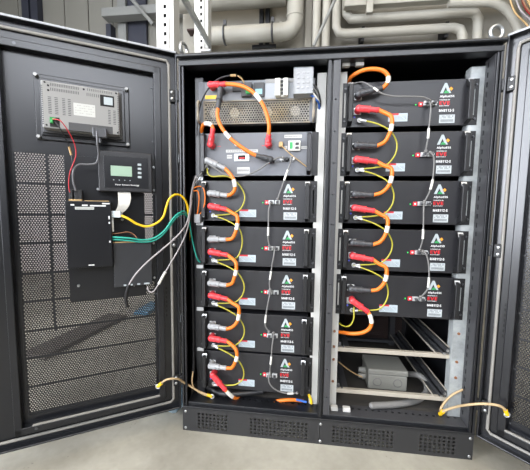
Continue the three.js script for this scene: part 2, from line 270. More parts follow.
// routes of the cables, metres
const PATH = {
  redWire: [[-0.302,1.221,0.27],[-0.276,1.215,0.272],[-0.268,1.193,0.255],[-0.265,1.155,0.23],[-0.268,1.121,0.22],[-0.278,1.092,0.22],[-0.291,1.062,0.222],[-0.299,1.019,0.221],[-0.299,0.996,0.218]],
  blackWire: [[-0.298,1.215,0.267],[-0.287,1.195,0.261],[-0.291,1.167,0.234],[-0.292,1.135,0.217],[-0.287,1.1,0.214],[-0.288,1.053,0.215],[-0.288,1.003,0.211]],
  serialCable: [[-0.199,1.195,0.207],[-0.202,1.16,0.203],[-0.215,1.124,0.181],[-0.228,1.098,0.178],[-0.252,1.092,0.186],[-0.274,1.09,0.2],[-0.284,1.073,0.212],[-0.288,1.036,0.214],[-0.284,1.003,0.209]],
  ribbon: [[-0.163,1.004,0.12],[-0.154,0.98,0.133],[-0.152,0.955,0.143],[-0.168,0.933,0.141],[-0.185,0.925,0.136]],
  yellowCable: [[-0.196,0.918,0.14],[-0.171,0.917,0.137],[-0.146,0.908,0.134],[-0.118,0.886,0.116],[-0.089,0.876,0.098],[-0.059,0.889,0.08],[-0.04,0.911,0.068],[-0.028,0.946,0.067],[-0.016,0.978,0.066],[-0.001,0.995,0.056],[0.014,0.996,0.035],[0.026,0.981,0.02],[0.03,0.954,0.0],[0.026,0.914,-0.02],[0.016,0.872,-0.05],[0.005,0.808,-0.09]],
  tealCable: [[-0.201,0.838,0.143],[-0.17,0.836,0.136],[-0.136,0.832,0.122],[-0.104,0.825,0.102],[-0.069,0.832,0.086],[-0.042,0.851,0.075],[-0.021,0.877,0.068],[-0.002,0.91,0.057],[0.016,0.929,0.04],[0.02,0.932,0.0],[0.024,0.914,-0.02],[0.017,0.871,-0.06],[0.012,0.808,-0.09]],
  tealCable2: [[-0.202,0.829,0.142],[-0.172,0.827,0.133],[-0.139,0.822,0.117],[-0.107,0.817,0.098],[-0.071,0.822,0.082],[-0.044,0.841,0.071],[-0.022,0.869,0.063],[-0.002,0.902,0.051],[0.015,0.921,0.035],[0.022,0.918,-0.005],[0.024,0.889,-0.03],[0.027,0.83,-0.05],[0.037,0.779,-0.052],[0.054,0.729,-0.05],[0.061,0.72,-0.055]],
  longCable: [[-0.163,0.573,0.12],[-0.161,0.602,0.131],[-0.15,0.639,0.141],[-0.135,0.671,0.144],[-0.115,0.703,0.138],[-0.082,0.744,0.118],[-0.042,0.784,0.093],[-0.002,0.824,0.068],[0.023,0.859,0.041],[0.032,0.891,0.01],[0.037,0.947,-0.01],[0.034,0.995,-0.03],[0.035,1.041,-0.05],[0.048,1.078,-0.05]],
  longCable2: [[-0.097,0.643,0.089],[-0.095,0.63,0.09],[-0.081,0.622,0.087],[-0.063,0.643,0.082],[-0.041,0.685,0.075],[-0.017,0.729,0.066],[0.01,0.782,0.05],[0.028,0.829,0.033],[0.032,0.875,0.0],[0.035,0.935,-0.02],[0.03,0.98,-0.05]],
  greyLead: [[0.029,0.988,-0.055],[0.037,1.029,-0.05],[0.054,1.061,-0.045],[0.082,1.097,-0.04],[0.106,1.125,-0.03]],
  brownWire: [[-0.203,0.849,0.139],[-0.178,0.852,0.129],[-0.155,0.855,0.115],[-0.138,0.845,0.105],[-0.127,0.832,0.104]],
  bondL: [[-0.079,0.225,0.059],[-0.063,0.241,0.059],[-0.044,0.256,0.059],[-0.022,0.259,0.052],[-0.004,0.249,0.035],[0.007,0.214,0.0],[0.025,0.188,-0.02],[0.053,0.164,-0.03],[0.087,0.148,-0.035],[0.116,0.136,-0.04]],
  bondL2: [[0.039,0.252,-0.02],[0.033,0.212,-0.025],[0.037,0.178,-0.03],[0.06,0.154,-0.035],[0.089,0.138,-0.04],[0.116,0.133,-0.04]],
  bondR: [[1.053,0.135,-0.059],[1.052,0.163,-0.035],[1.066,0.185,-0.02],[1.087,0.211,0.0],[1.104,0.241,0.032],[1.134,0.26,0.05],[1.163,0.272,0.067],[1.184,0.273,0.075],[1.201,0.261,0.076],[1.208,0.244,0.075]],
  bondR2: [[1.054,0.137,-0.062],[1.046,0.173,-0.04],[1.067,0.198,-0.05],[1.094,0.224,-0.055],[1.119,0.241,-0.055],[1.136,0.247,-0.06]],
  lugWire: [[0.054,1.242,-0.05],[0.06,1.307,-0.045],[0.075,1.364,-0.04],[0.107,1.412,-0.03],[0.145,1.443,-0.025],[0.185,1.456,-0.025],[0.219,1.459,-0.03]],
  lugWire2: [[0.227,1.457,-0.03],[0.241,1.447,-0.035],[0.248,1.434,-0.045],[0.238,1.425,-0.055],[0.22,1.42,-0.06]],
  orangeA: [[0.181,1.425,-0.022],[0.209,1.422,-0.02],[0.25,1.411,-0.015],[0.293,1.384,-0.01],[0.324,1.346,-0.01],[0.344,1.302,-0.01],[0.352,1.262,-0.012],[0.351,1.233,-0.018]],
  orangeB: [[0.15,1.334,-0.02],[0.148,1.313,-0.02],[0.155,1.282,-0.018],[0.175,1.247,-0.015],[0.208,1.212,-0.012],[0.244,1.185,-0.012],[0.278,1.164,-0.016],[0.301,1.153,-0.022]],
  orangeC: [[0.13,1.259,-0.02],[0.122,1.272,-0.02],[0.106,1.279,-0.025],[0.088,1.279,-0.035],[0.075,1.269,-0.05],[0.063,1.249,-0.08]],
  orangeD: [[0.177,1.104,-0.025],[0.194,1.088,-0.02],[0.211,1.066,-0.016],[0.219,1.043,-0.015],[0.218,1.02,-0.016],[0.204,1.004,-0.022],[0.187,0.998,-0.027]],
  plugWire: [[0.396,1.197,-0.045],[0.413,1.18,-0.04],[0.436,1.16,-0.045],[0.468,1.136,-0.05],[0.5,1.113,-0.055],[0.52,1.103,-0.065]],
  coverW1: [[0.506,1.421,-0.03],[0.522,1.409,-0.03],[0.534,1.389,-0.035],[0.543,1.365,-0.05],[0.545,1.335,-0.075]],
  coverW2: [[0.507,1.402,-0.03],[0.522,1.395,-0.03],[0.532,1.378,-0.035],[0.537,1.357,-0.05],[0.539,1.328,-0.075]],
  coverW3: [[0.507,1.388,-0.03],[0.519,1.378,-0.03],[0.53,1.365,-0.035],[0.539,1.359,-0.05],[0.548,1.351,-0.075]],
  coverW4: [[0.508,1.377,-0.03],[0.519,1.368,-0.03],[0.531,1.356,-0.035],[0.539,1.35,-0.05],[0.543,1.328,-0.075]],
  comm0: [[0.439,1.147,-0.035],[0.434,1.121,-0.028],[0.423,1.09,-0.026],[0.41,1.052,-0.028],[0.397,1.014,-0.03],[0.387,0.986,-0.036]],
  commTop: [[0.092,1.128,-0.035],[0.127,1.111,-0.028],[0.17,1.084,-0.02],[0.219,1.073,-0.016],[0.267,1.078,-0.018],[0.314,1.1,-0.022],[0.352,1.127,-0.026],[0.387,1.146,-0.03],[0.406,1.147,-0.036]],
  comm1: [[0.359,0.97,-0.036],[0.354,0.947,-0.028],[0.353,0.911,-0.026],[0.353,0.871,-0.026],[0.352,0.831,-0.03],[0.357,0.798,-0.036]],
  comm2: [[0.378,0.793,-0.036],[0.377,0.768,-0.028],[0.371,0.731,-0.026],[0.365,0.686,-0.028],[0.36,0.648,-0.03],[0.362,0.62,-0.036]],
  comm3: [[0.364,0.614,-0.036],[0.36,0.591,-0.03],[0.353,0.55,-0.026],[0.347,0.503,-0.026],[0.346,0.468,-0.03],[0.36,0.443,-0.036]],
  comm4: [[0.379,0.438,-0.036],[0.378,0.416,-0.028],[0.374,0.37,-0.026],[0.371,0.322,-0.026],[0.368,0.29,-0.03],[0.367,0.265,-0.036]],
  comm5: [[0.365,0.258,-0.036],[0.362,0.242,-0.03],[0.368,0.221,-0.028],[0.385,0.203,-0.028],[0.41,0.19,-0.03],[0.443,0.182,-0.035],[0.481,0.181,-0.045]],
  rcommTop: [[0.661,1.423,-0.06],[0.696,1.425,-0.05],[0.727,1.395,-0.02],[0.763,1.37,-0.018],[0.798,1.36,-0.018],[0.84,1.357,-0.018],[0.878,1.356,-0.02],[0.91,1.353,-0.022],[0.933,1.345,-0.028],[0.942,1.337,-0.036]],
  rcomm1: [[0.936,1.341,-0.036],[0.937,1.321,-0.028],[0.936,1.285,-0.026],[0.934,1.25,-0.026],[0.933,1.211,-0.026],[0.931,1.184,-0.03],[0.932,1.167,-0.036]],
  rcomm2: [[0.947,1.161,-0.036],[0.954,1.151,-0.028],[0.959,1.125,-0.026],[0.959,1.089,-0.026],[0.957,1.053,-0.026],[0.949,1.016,-0.026],[0.942,0.995,-0.03],[0.938,0.982,-0.036]],
  rcomm3: [[0.936,0.976,-0.036],[0.933,0.954,-0.028],[0.934,0.917,-0.026],[0.935,0.876,-0.026],[0.935,0.838,-0.026],[0.932,0.815,-0.03],[0.93,0.799,-0.036]],
  rcomm4: [[0.941,0.795,-0.036],[0.949,0.787,-0.028],[0.958,0.763,-0.026],[0.964,0.725,-0.026],[0.966,0.687,-0.026],[0.963,0.652,-0.026],[0.953,0.631,-0.03],[0.943,0.617,-0.036]],
  rOrangeTop: [[0.652,1.435,-0.075],[0.655,1.443,-0.05],[0.671,1.45,-0.035],[0.697,1.457,-0.025],[0.73,1.455,-0.015],[0.761,1.446,-0.012],[0.779,1.429,-0.012],[0.781,1.411,-0.014],[0.775,1.399,-0.018],[0.765,1.391,-0.024]],
  rOrangeBot: [[0.75,0.551,-0.025],[0.757,0.534,-0.018],[0.762,0.51,-0.018],[0.754,0.484,-0.022],[0.73,0.464,-0.03],[0.695,0.452,-0.045],[0.662,0.446,-0.065],[0.641,0.438,-0.09]],
  lOrangeBot: [[0.18,0.18,-0.025],[0.196,0.159,-0.03],[0.212,0.137,-0.045],[0.233,0.118,-0.07]],
  floorOrange: [[0.387,0.118,-0.07],[0.417,0.129,-0.065],[0.452,0.135,-0.065],[0.481,0.135,-0.068],[0.507,0.128,-0.075]],
  rGndBot: [[0.698,0.561,-0.04],[0.697,0.545,-0.034],[0.696,0.518,-0.03],[0.685,0.492,-0.032],[0.668,0.48,-0.045],[0.649,0.481,-0.065],[0.638,0.487,-0.08]],
  blueW: [[0.481,0.141,-0.062],[0.502,0.14,-0.058],[0.519,0.138,-0.056]],
  yellowBoot: [[0.531,0.166,-0.062],[0.538,0.153,-0.056],[0.542,0.138,-0.052]],
  hose: [[0.026,1.075,-0.1],[0.023,0.981,-0.1],[0.028,0.808,-0.095],[0.033,0.633,-0.09],[0.035,0.455,-0.085],[0.04,0.297,-0.08],[0.051,0.222,-0.075],[0.075,0.171,-0.07],[0.115,0.139,-0.075],[0.175,0.146,-0.05],[0.243,0.146,-0.063],[0.328,0.146,-0.09]],
  hoseThin: [[0.017,0.959,-0.085],[0.014,0.809,-0.085],[0.018,0.59,-0.08],[0.024,0.369,-0.07],[0.03,0.234,-0.05]],
  plugLoop: [[0.039,1.029,-0.05],[0.058,1.035,-0.045],[0.085,1.028,-0.03],[0.093,1.0,-0.028],[0.091,0.963,-0.028],[0.078,0.935,-0.035],[0.057,0.91,-0.045]],
  plugLoop2: [[0.039,1.017,-0.05],[0.056,1.017,-0.045],[0.064,0.996,-0.04],[0.062,0.955,-0.04],[0.053,0.914,-0.045]],
  conduit: [[1.005,0.201,-0.24],[1.034,0.198,-0.225],[1.052,0.181,-0.2],[1.047,0.159,-0.175],[1.014,0.139,-0.15],[0.944,0.145,-0.101],[0.873,0.145,-0.078],[0.789,0.145,-0.06]],
  jbWire: [[0.787,0.152,-0.26],[0.751,0.163,-0.27],[0.709,0.185,-0.28],[0.681,0.203,-0.29]]
};
// ---------------------------------------------------------------- the cabinet
const CW = 1.151, CH = 1.53, CD = 0.76;
const cabinet = thing('battery_cabinet', 'black steel twin-bay rack cabinet with both perforated doors open', 'cabinet', [0, 0, 0]);
part('top_panel', bx(-0.006, 1.516, -CD - 0.01, CW + 0.006, CH, 0.014, 0.006), M.black, cabinet);
part('top_gutter', [bx(0, 1.505, -0.03, CW, 1.517, -0.006), bx(0, 1.488, -0.045, CW, 1.508, 0.004, 0.003)], M.black, cabinet);
part('side_panel', bx(0, 0.104, -CD, 0.004, 1.516, -0.045), M.black, cabinet);
part('side_panel', bx(CW - 0.004, 0.104, -CD, CW, 1.516, -0.045), M.black, cabinet);
part('rear_panel', bx(0, 0.104, -CD - 0.004, CW, 1.516, -CD), M.inner, cabinet);
part('rear_vent', perforated(0.77, 0.14, 1.12, 0.42, 0.012, 0.012, 0.004, () => true).translate(0, 0, -CD + 0.006), M.vent, cabinet);
part('partition', bx(0.588, 0.127, -CD, 0.594, 1.5, -0.06), M.inner, cabinet);
part('front_post', [bx(0, 0.104, -0.045, 0.008, 1.49, 0.002, 0.002), bx(0.012, 0.104, -0.045, 0.02, 1.49, 0, 0.002), bx(0, 0.104, -0.045, 0.02, 1.49, -0.01)], M.black, cabinet);
part('front_post', [bx(CW - 0.008, 0.104, -0.045, CW, 1.49, 0.002, 0.002), bx(CW - 0.019, 0.104, -0.045, CW - 0.011, 1.49, 0, 0.002), bx(CW - 0.019, 0.104, -0.045, CW, 1.49, -0.01)], M.black, cabinet);
part('center_post', [bx(0.567, 0.104, -0.05, 0.58, 1.49, -0.002, 0.002), bx(0.58, 0.104, -0.05, 0.586, 1.49, -0.018)], M.black, cabinet);
{ const h = []; for (let y = 0.2; y < 1.45; y += 0.115) h.push(roundHole(0.597, y, 0.003));
  const g = plate(0.586, 0.127, 0.61, 1.488, 0.003, h).translate(0, 0, -0.006);
  part('center_post', [g, bx(0.586, 0.127, -0.05, 0.589, 1.488, -0.004), bx(0.6075, 0.127, -0.05, 0.6105, 1.488, 0.001)], M.postGrey, cabinet); }
part('bottom_rail', [bx(0, 0.104, -0.02, CW, 0.112, 0.004, 0.002), bx(0, 0.104, -0.05, CW, 0.122, -0.012, 0.003)], M.black, cabinet);
part('floor_plate', bx(0.004, 0.108, -CD, CW - 0.004, 0.126, -0.08), M.floorDust, cabinet);
{ const mk = (x0, x1, mat) => { const h = []; for (let x = x0 + 0.04; x < x1 - 0.02; x += 0.0265) h.push(hole(x, 0.043, x + 0.011, 0.052)); return part('sill_flange', plate(x0, 0, x1, 0.072, 0.0025, h).rotateX(-Math.PI / 2).translate(0, 0.1245, -0.008), mat, cabinet); };
  mk(0.02, 0.567, M.black); mk(0.612, 1.132, M.postGrey); }
// rack uprights, light coloured, with screws
const upright = (x0, x1, inner, m, screws) => {
  const ys = []; for (let y = 0.16; y < 1.45; y += 0.0445) ys.push(y);
  const c = (x0 + x1) / 2;
  const g = [plate(x0, 0.126, x1, 1.47, 0.003, []).translate(0, 0, -0.0665), bx(inner - 0.0015, 0.126, -0.1, inner + 0.0015, 1.47, -0.0665)];
  const o = part('rack_upright', g, m, cabinet);
  for (const y of screws) part('screw', new THREE.CylinderGeometry(0.005, 0.0055, 0.004, 10).rotateX(Math.PI / 2).translate(x1 - x0 > 0.045 ? x0 + 0.02 : c, y, -0.0615), M.brown, o);
  return o;
};
upright(0.043, 0.075, 0.0745, M.black, []);
for (const y of [1.07, 0.884, 0.701, 0.516, 0.336]) part('rail_clip', bx(0.044, y - 0.009, -0.066, 0.074, y + 0.005, -0.058, 0.001), M.zinc, cabinet);
upright(0.532, 0.5655, 0.5325, M.white, []);
upright(0.6125, 0.643, 0.6425, M.white, [0.45, 0.385, 0.33, 0.235]);
upright(1.083, 1.130, 1.0835, M.galv, [0.47, 0.355, 0.29]);
{ const h = []; for (let y = 0.15; y < 1.46; y += 0.0335) h.push(hole(-0.05, y, -0.042, y + 0.018));
  const g = plate(-0.064, 0.126, -0.006, 1.486, 0.002, h).rotateY(-Math.PI / 2); g.translate(1.1315, 0, 0);
  // the plate now spans z; its local x runs along z
  part('slotted_strip', g, M.postGrey, cabinet); }
// empty tray levels in the bay without a bottom module
for (const y of [0.37, 0.19]) {
  part('tray_bar', [bx(0.644, y - 0.011, -0.094, 1.083, y + 0.006, -0.076, 0.002)], M.tray, cabinet);
  const rail = (s, x) => part('slide_rail', [bx(x - s * 0.05, y, -0.68, x, y + 0.003, -0.08), bx(x - 0.0015, y, -0.68, x + 0.0015, y + 0.035, -0.08), bx(x - s * 0.012, y + 0.012, -0.68, x - s * 0.002, y + 0.03, -0.075, 0.002), bx(x - s * 0.026, y + 0.003, -0.68, x - s * 0.02, y + 0.014, -0.08, 0.001)], M.darkSteel, cabinet);
  const r = rail(1, 1.081); rail(-1, 0.646);
  part('rail_highlight', bx(1.0315, y + 0.003, -0.68, 1.036, y + 0.008, -0.08, 0.001), M.tray, r); part('rail_highlight', bx(1.0785, y + 0.033, -0.68, 1.0825, y + 0.037, -0.08, 0.001), M.tray, r);  // lighter strips colour in the light caught along the rail edges
  part('rail_screw', [rod([1.072, y + 0.024, -0.075], [1.072, y + 0.024, -0.07], 0.005), rod([1.06, y + 0.012, -0.075], [1.06, y + 0.012, -0.07], 0.005)], M.steel, r);
  part('tray_bar', bx(0.644, y - 0.011, -0.62, 1.083, y + 0.004, -0.6), M.darkSteel, cabinet);
}
part('rear_post', [bx(1.03, 0.126, -0.72, 1.06, 1.49, -0.69), bx(0.66, 0.126, -0.72, 0.69, 1.49, -0.69)], M.darkSteel, cabinet);
// latch brackets top and bottom of the wide post
for (const [y, dz] of [[1.477, -0.03], [0.126, -0.03]]) { const o = part('latch_bracket', [bx(0.619, y, dz - 0.02, 0.648, y + 0.016, dz, 0.002), bx(0.668, y, dz - 0.02, 0.698, y + 0.016, dz, 0.002)], M.white, cabinet); part('latch_bar', bx(0.646, y + 0.002, dz - 0.018, 0.67, y + 0.012, dz - 0.006), M.darkSteel, o); }
for (const [x, turn] of [[1.136, 0.15], [0.012, 1.35]]) part('eye_bolt', merge([new THREE.TorusGeometry(0.0215, 0.0065, 12, 32).translate(0, 0.033, 0), rod([0, 0, 0], [0, 0.011, 0], 0.011, 0.007)]).rotateY(turn).translate(x, CH, -0.025), M.steel, cabinet);
// plinth with punched vent fields
{ const pl = part('plinth', [bx(0.004, 0, -CD, 0.008, 0.1, -0.003), bx(CW - 0.008, 0, -CD, CW - 0.004, 0.1, -0.003), bx(0.004, 0, -CD, CW - 0.004, 0.1, -CD + 0.004), bx(0.008, 0.09, -CD, CW - 0.008, 0.1, -0.01)], M.inner, cabinet);
  const field = (x0, x1, n) => { const h = [], p = (x1 - x0) / n; for (let i = 0; i < n; i++) for (let j = 0; j < 5; j++) h.push(hole(x0 + i * p, 0.016 + j * 0.0148, x0 + i * p + 0.0098, 0.016 + j * 0.0148 + 0.0092)); return h; };
  part('vent_panel', plate(0, 0.001, 0.5735, 0.102, 0.003, [...field(0.066, 0.2, 8), ...field(0.29, 0.532, 15)]).translate(0, 0, -0.003), M.plinth, pl);
  part('vent_panel', plate(0.575, 0.001, CW, 0.102, 0.003, [...field(0.625, 0.865, 15), ...field(0.957, 1.093, 8)]).translate(0, 0, -0.003), M.plinth, pl);
  for (const x of [0.013, 0.578, CW - 0.012]) for (const y of [0.014, 0.087]) part('plinth_bolt', new THREE.SphereGeometry(0.0058, 12, 8).scale(1, 1, 0.5).translate(x, y, 0.001), M.steel, pl); }
// doors: sg = -1 swings towards the display side, +1 the other way; local x = sg * distance from the hinge
const DB = 0.098, DT = 1.544;
const doorTurn = { [-1]: Math.PI / 2 - 1.021, [1]: 0.7411 - Math.PI / 2 };
const strips = Array.from({ length: 9 }, (_, k) => 1.021 - 0.102 * k);
function makeDoor(sg, hx, DW) {
  const d = new THREE.Group(); d.name = 'door'; d.position.set(hx, 0, 0); d.rotation.y = doorTurn[sg]; cabinet.add(d);
  const b = (s0, y0, z0, s1, y1, z1, r = 0) => bx(sg * s0, y0, z0, sg * s1, y1, z1, r);
  const X0 = Math.min(sg * 0.095, sg * 0.525), X1 = Math.max(sg * 0.095, sg * 0.525);
  part('door_skin', [b(0, DB, -0.034, 0.095, DT, -0.022), b(0.525, DB, -0.034, DW, DT, -0.022), b(0.095, DB, -0.034, 0.525, 0.205, -0.022), b(0.095, 1.125, -0.034, 0.525, DT, -0.022)], M.doorBlack, d);
  part('door_rim', [b(0, DB, -0.034, 0.008, DT, 0, 0.0035), b(DW - 0.008, DB, -0.034, DW, DT, 0, 0.0035), b(0, DB, -0.034, DW, DB + 0.008, 0, 0.0035), b(0, DT - 0.011, -0.034, DW, DT, 0, 0.005)], M.doorBlack, d);
  part('rim_highlight', b(0.004, DT - 0.0085, -0.002, DW - 0.004, DT - 0.0015, 0.0012, 0.001), M.rimHighlight, d);  // pale strip paints in the bright reflection along the top rim
  const gp = [[0.03, DB + 0.03], [DW - 0.03, DB + 0.03], [DW - 0.03, DT - 0.036], [0.03, DT - 0.036]].map(([s, y]) => [sg * s, y, -0.016]);
  const loop = new THREE.CurvePath(); const rr = 0.012; gp.forEach((p, i) => { const q = V(...p), n = V(...gp[(i + 1) % 4]), l = V(...gp[(i + 3) % 4]), m = V(...gp[(i + 2) % 4]); const a = q.clone().add(l.clone().sub(q).setLength(rr)), c = q.clone().add(n.clone().sub(q).setLength(rr)), e = n.clone().add(q.clone().sub(n).setLength(rr)); loop.add(new THREE.QuadraticBezierCurve3(a, q, c)); loop.add(new THREE.LineCurve3(c, e)); });
  part('gasket', new THREE.TubeGeometry(loop, 240, 0.0055, 8, true), M.gasket, d);
  part('stiffener', [b(0.062, 0.15, -0.024, 0.088, 1.471, 0.004, 0.003), b(0.54, 0.15, -0.024, 0.562, 1.471, 0.004, 0.003), b(0.062, 0.15, -0.024, 0.562, 0.176, 0.004, 0.003), b(0.062, 1.446, -0.024, 0.562, 1.471, 0.004, 0.003)], M.doorBlack, d);
  part('fold_highlight', b(0.085, 0.1755, -0.003, 0.51, 0.181, 0.0045, 0.001), M.gasket, d);  // pale strip paints in light caught by the lower folded edge
  const rivets = []; for (let y = 0.2; y < 1.45; y += 0.2) rivets.push(rod([sg * 0.092, y, -0.022], [sg * 0.092, y, -0.019], 0.004, 0.003, 8)); for (const y of [0.165, 1.458]) rivets.push(rod([sg * 0.5, y, 0.003], [sg * 0.5, y, 0.005], 0.005, 0.005, 10));
  part('rivets', rivets, M.darkSteel, d).userData.kind = 'stuff';
  part('perforated_sheet', perforated(X0, 0.205, X1, 1.125, 0.0079, 0.007, 0.0026, (x, y) => !(y > 0.5 && Math.abs(Math.abs(x) - 0.435) < 0.0042) && !strips.some(v => Math.abs(y - v) < 0.0036)).translate(0, 0, -0.024), M.doorBlack, d);
  const slots = []; for (let k = 0; k < 7; k++) slots.push(b(0.049, 0.5 + k * 0.019, -0.0225, 0.054, 0.51 + k * 0.019, -0.021)); part('latch_slots', slots, M.hole, d).userData.kind = 'stuff';
  for (const y of [1.38, 0.808, 0.222]) {
    part('hinge', [b(0.007, y - 0.024, -0.022, 0.03, y + 0.024, -0.008, 0.003), b(-0.012, y - 0.02, -0.02, 0.004, y + 0.02, 0.003, 0.003)], M.ear, d);
    for (const k of [-1, 1]) part('hinge_bolt', new THREE.SphereGeometry(0.0062, 12, 8).scale(1, 1, 0.55).translate(sg * 0.02, y + k * 0.012, -0.008), M.steel, d);
  }
  return d;
}
const doorL = makeDoor(-1, -0.005, 0.7), doorR = makeDoor(1, CW + 0.005, 0.6);

// ---------------------------------------------------------------- battery modules
const MH = 0.165, XL = 0.0583, XR = 0.6288, ZM = -0.06, PX = 0.2415;
const barcodeTex = canvasTex(128, 72, (c, w, h) => { c.fillStyle = '#a4aaac'; c.fillRect(0, 0, w, h); c.fillStyle = '#3c4043'; for (let i = 0; i < 34; i++) { const x = 10 + i * 3.2; c.fillRect(x, 40, (i * 7 % 3) * 0.7 + 0.8, 22); } for (let r = 0; r < 3; r++) for (let i = 0; i < 9; i++) if ((i * 5 + r) % 7 > 1) c.fillRect(10 + i * 12, 8 + r * 9, 9, 4); });
const warnTex = canvasTex(160, 66, (c, w, h) => { c.fillStyle = '#a3aeb4'; c.fillRect(0, 0, w, h); c.fillStyle = '#b32a32'; c.fillRect(0, 0, 86, 15); c.fillStyle = '#5f696f'; for (let r = 0; r < 4; r++) for (let i = 0; i < 12; i++) if ((i * 3 + r * 5) % 8 > 0) c.fillRect(8 + i * 12, 22 + r * 10, 9, 3); });
M.barcode = printed(barcodeTex); M.warning = printed(warnTex);
function handle(x, side) { // bail handle in the yz plane, extruded along x
  const s = shapeOf([[0, 0.004], [0.03, 0.016], [0.03, MH - 0.016], [0, MH - 0.004], [0, MH - 0.022], [0.02, MH - 0.032], [0.02, 0.032], [0, 0.022]]);
  const g = new THREE.ExtrudeGeometry(s, { depth: 0.013, bevelEnabled: true, bevelSize: 0.0015, bevelThickness: 0.0015, bevelSegments: 1 });
  g.rotateY(-Math.PI / 2); return g.translate(x + 0.0065, 0, 0);
}
function makeModule(label, group, pos) {
  const t = thing('battery_module', label, 'battery', pos, 0, group), Y = v => MH + v, X = v => v - PX;
  part('chassis', bx(-0.22, 0.003, -0.5, 0.22, MH - 0.003, -0.004, 0.002), M.moduleBlack, t);
  part('front_panel', bx(X(0.026), 0, -0.004, X(0.457), MH, 0, 0.0015), M.moduleBlack, t);
  for (const [a, b2, h0] of [[0, 0.027, 0.006], [0.456, 0.483, 0.467]]) part('mounting_ear', plate(X(a), 0.001, X(b2), MH - 0.001, 0.003, [hole(X(h0), 0.036, X(h0 + 0.0055), MH - 0.036)]).translate(0, 0, -0.0035), M.ear, t);
  for (const a of [0.026, 0.445]) {
    const h = part('handle', handle(X(a), 1), M.ear, t);
    const br = part('handle_bracket', new THREE.ExtrudeGeometry((() => { const s = shapeOf([[-0.009, -0.009], [0.009, -0.009], [0.009, 0.009], [-0.009, 0.009]]); s.holes.push(roundHole(0, 0.001, 0.0036)); return s; })(), { depth: 0.002, bevelEnabled: false }).rotateX(-0.5).translate(X(a), MH - 0.014, 0.02), M.zinc, t);
  }
  for (const y of [0.022, MH - 0.022]) for (const a of [0.009, 0.474]) part('ear_screw', rod([X(a), y, 0], [X(a), y, 0.004], 0.0045, 0.0035, 10), M.darkSteel, t);
  // printed marks
  const em = part('emblem', [flat([[X(0.35), Y(-0.049)], [X(0.365), Y(-0.013)], [X(0.372), Y(-0.013)], [X(0.388), Y(-0.049)], [X(0.378), Y(-0.049)], [X(0.3683), Y(-0.027)], [X(0.36), Y(-0.049)]], 0.0005)], M.printGrey, t);
  part('emblem_leaf', flat([[X(0.362), Y(-0.049)], [X(0.369), Y(-0.039)], [X(0.379), Y(-0.044)], [X(0.381), Y(-0.049)]], 0.0006), M.printGreen, em);
  part('emblem_diamond', flat([[X(0.381), Y(-0.033)], [X(0.387), Y(-0.027)], [X(0.394), Y(-0.034)], [X(0.388), Y(-0.041)]], 0.0006), M.printOrange, em);
  part('lettering', [text('AlphaESS', X(0.35), Y(-0.066), 0, 0.05, 0.0098)], M.print, t);
  part('lettering', [text('POWERED BY', X(0.35), Y(-0.0745), 0, 0.036, 0.0035), text('BATTERY', X(0.35), Y(-0.0955), 0, 0.034, 0.003)], M.print, t);
  part('lettering', [text('EVE', X(0.35), Y(-0.09), 0, 0.036, 0.0125)], M.printRed, t);
  part('lettering', [text('M48112-S', X(0.35), Y(-0.1155), 0, 0.052, 0.0095)], M.print, t);
  sticker('barcode_sticker', X(0.352), Y(-0.156), X(0.406), Y(-0.126), 0, M.barcode, t);
  sticker('warning_sticker', X(0.17), Y(-0.147), X(0.24), Y(-0.117), 0, M.warning, t);
  // controls
  const sw = part('power_switch', bx(X(0.276), Y(-0.095), 0, X(0.29), Y(-0.079), 0.004, 0.001), M.printRed, t); part('switch_mark', bx(X(0.28), Y(-0.09), 0.004, X(0.286), Y(-0.084), 0.005), M.print, sw);
  part('status_light', new THREE.SphereGeometry(0.0025, 8, 6).translate(X(0.267), Y(-0.088), 0.0005), M.ledGreen, t);
  for (const a of [0.302, 0.327]) { const p = part('communication_port', [bx(X(a - 0.0105), Y(-0.094), 0, X(a + 0.0105), Y(-0.078), 0.012, 0.0015), rod([X(a - 0.008), Y(-0.086), 0.012], [X(a - 0.008), Y(-0.086), 0.016], 0.003), rod([X(a + 0.008), Y(-0.086), 0.012], [X(a + 0.008), Y(-0.086), 0.016], 0.003)], M.zinc, t); part('plug_shell', bx(X(a - 0.005), Y(-0.091), 0.01, X(a + 0.005), Y(-0.081), 0.026, 0.002), M.grey, p); }
  for (const [yy, m] of [[-0.053, M.zinc], [-0.106, M.zinc]]) part('terminal_flange', [bx(X(0.042), Y(yy - 0.013), 0, X(0.07), Y(yy + 0.013), 0.003, 0.001)], m, t);
  part('ground_stud', [rod([X(0.063), Y(-0.143), 0], [X(0.063), Y(-0.143), 0.014], 0.0035), new THREE.CylinderGeometry(0.0065, 0.0065, 0.004, 6).rotateX(Math.PI / 2).translate(X(0.063), Y(-0.143), 0.006)], M.steel, t);
  part('indicator', new THREE.SphereGeometry(0.004, 10, 8).scale(1, 1, 0.5).translate(X(0.046), Y(-0.127), 0), M.ledBlue, t);
  return t;
}
const ROW = [1.428, 1.243, 1.060, 0.873, 0.690, 0.505, 0.331];
const BAY_A = 'full bay', BAY_B = 'bay with empty trays', NTH = ['topmost', 'second', 'third', 'fourth', 'lowest'];
let proto;
for (const [bay, x, first, words, grp] of [[0, XL, 2, BAY_A, 'battery modules below the control unit'], [1, XR, 0, BAY_B, 'battery modules above the empty trays']])
  for (let k = 0; k < 5; k++) {
    const label = `${NTH[k]} black battery module in the ${words}`, pos = [x + PX, ROW[first + k] - MH, ZM];
    if (!proto) proto = makeModule(label, grp, pos); else { const c = copy(proto, pos, label); c.userData.group = grp; }
  }
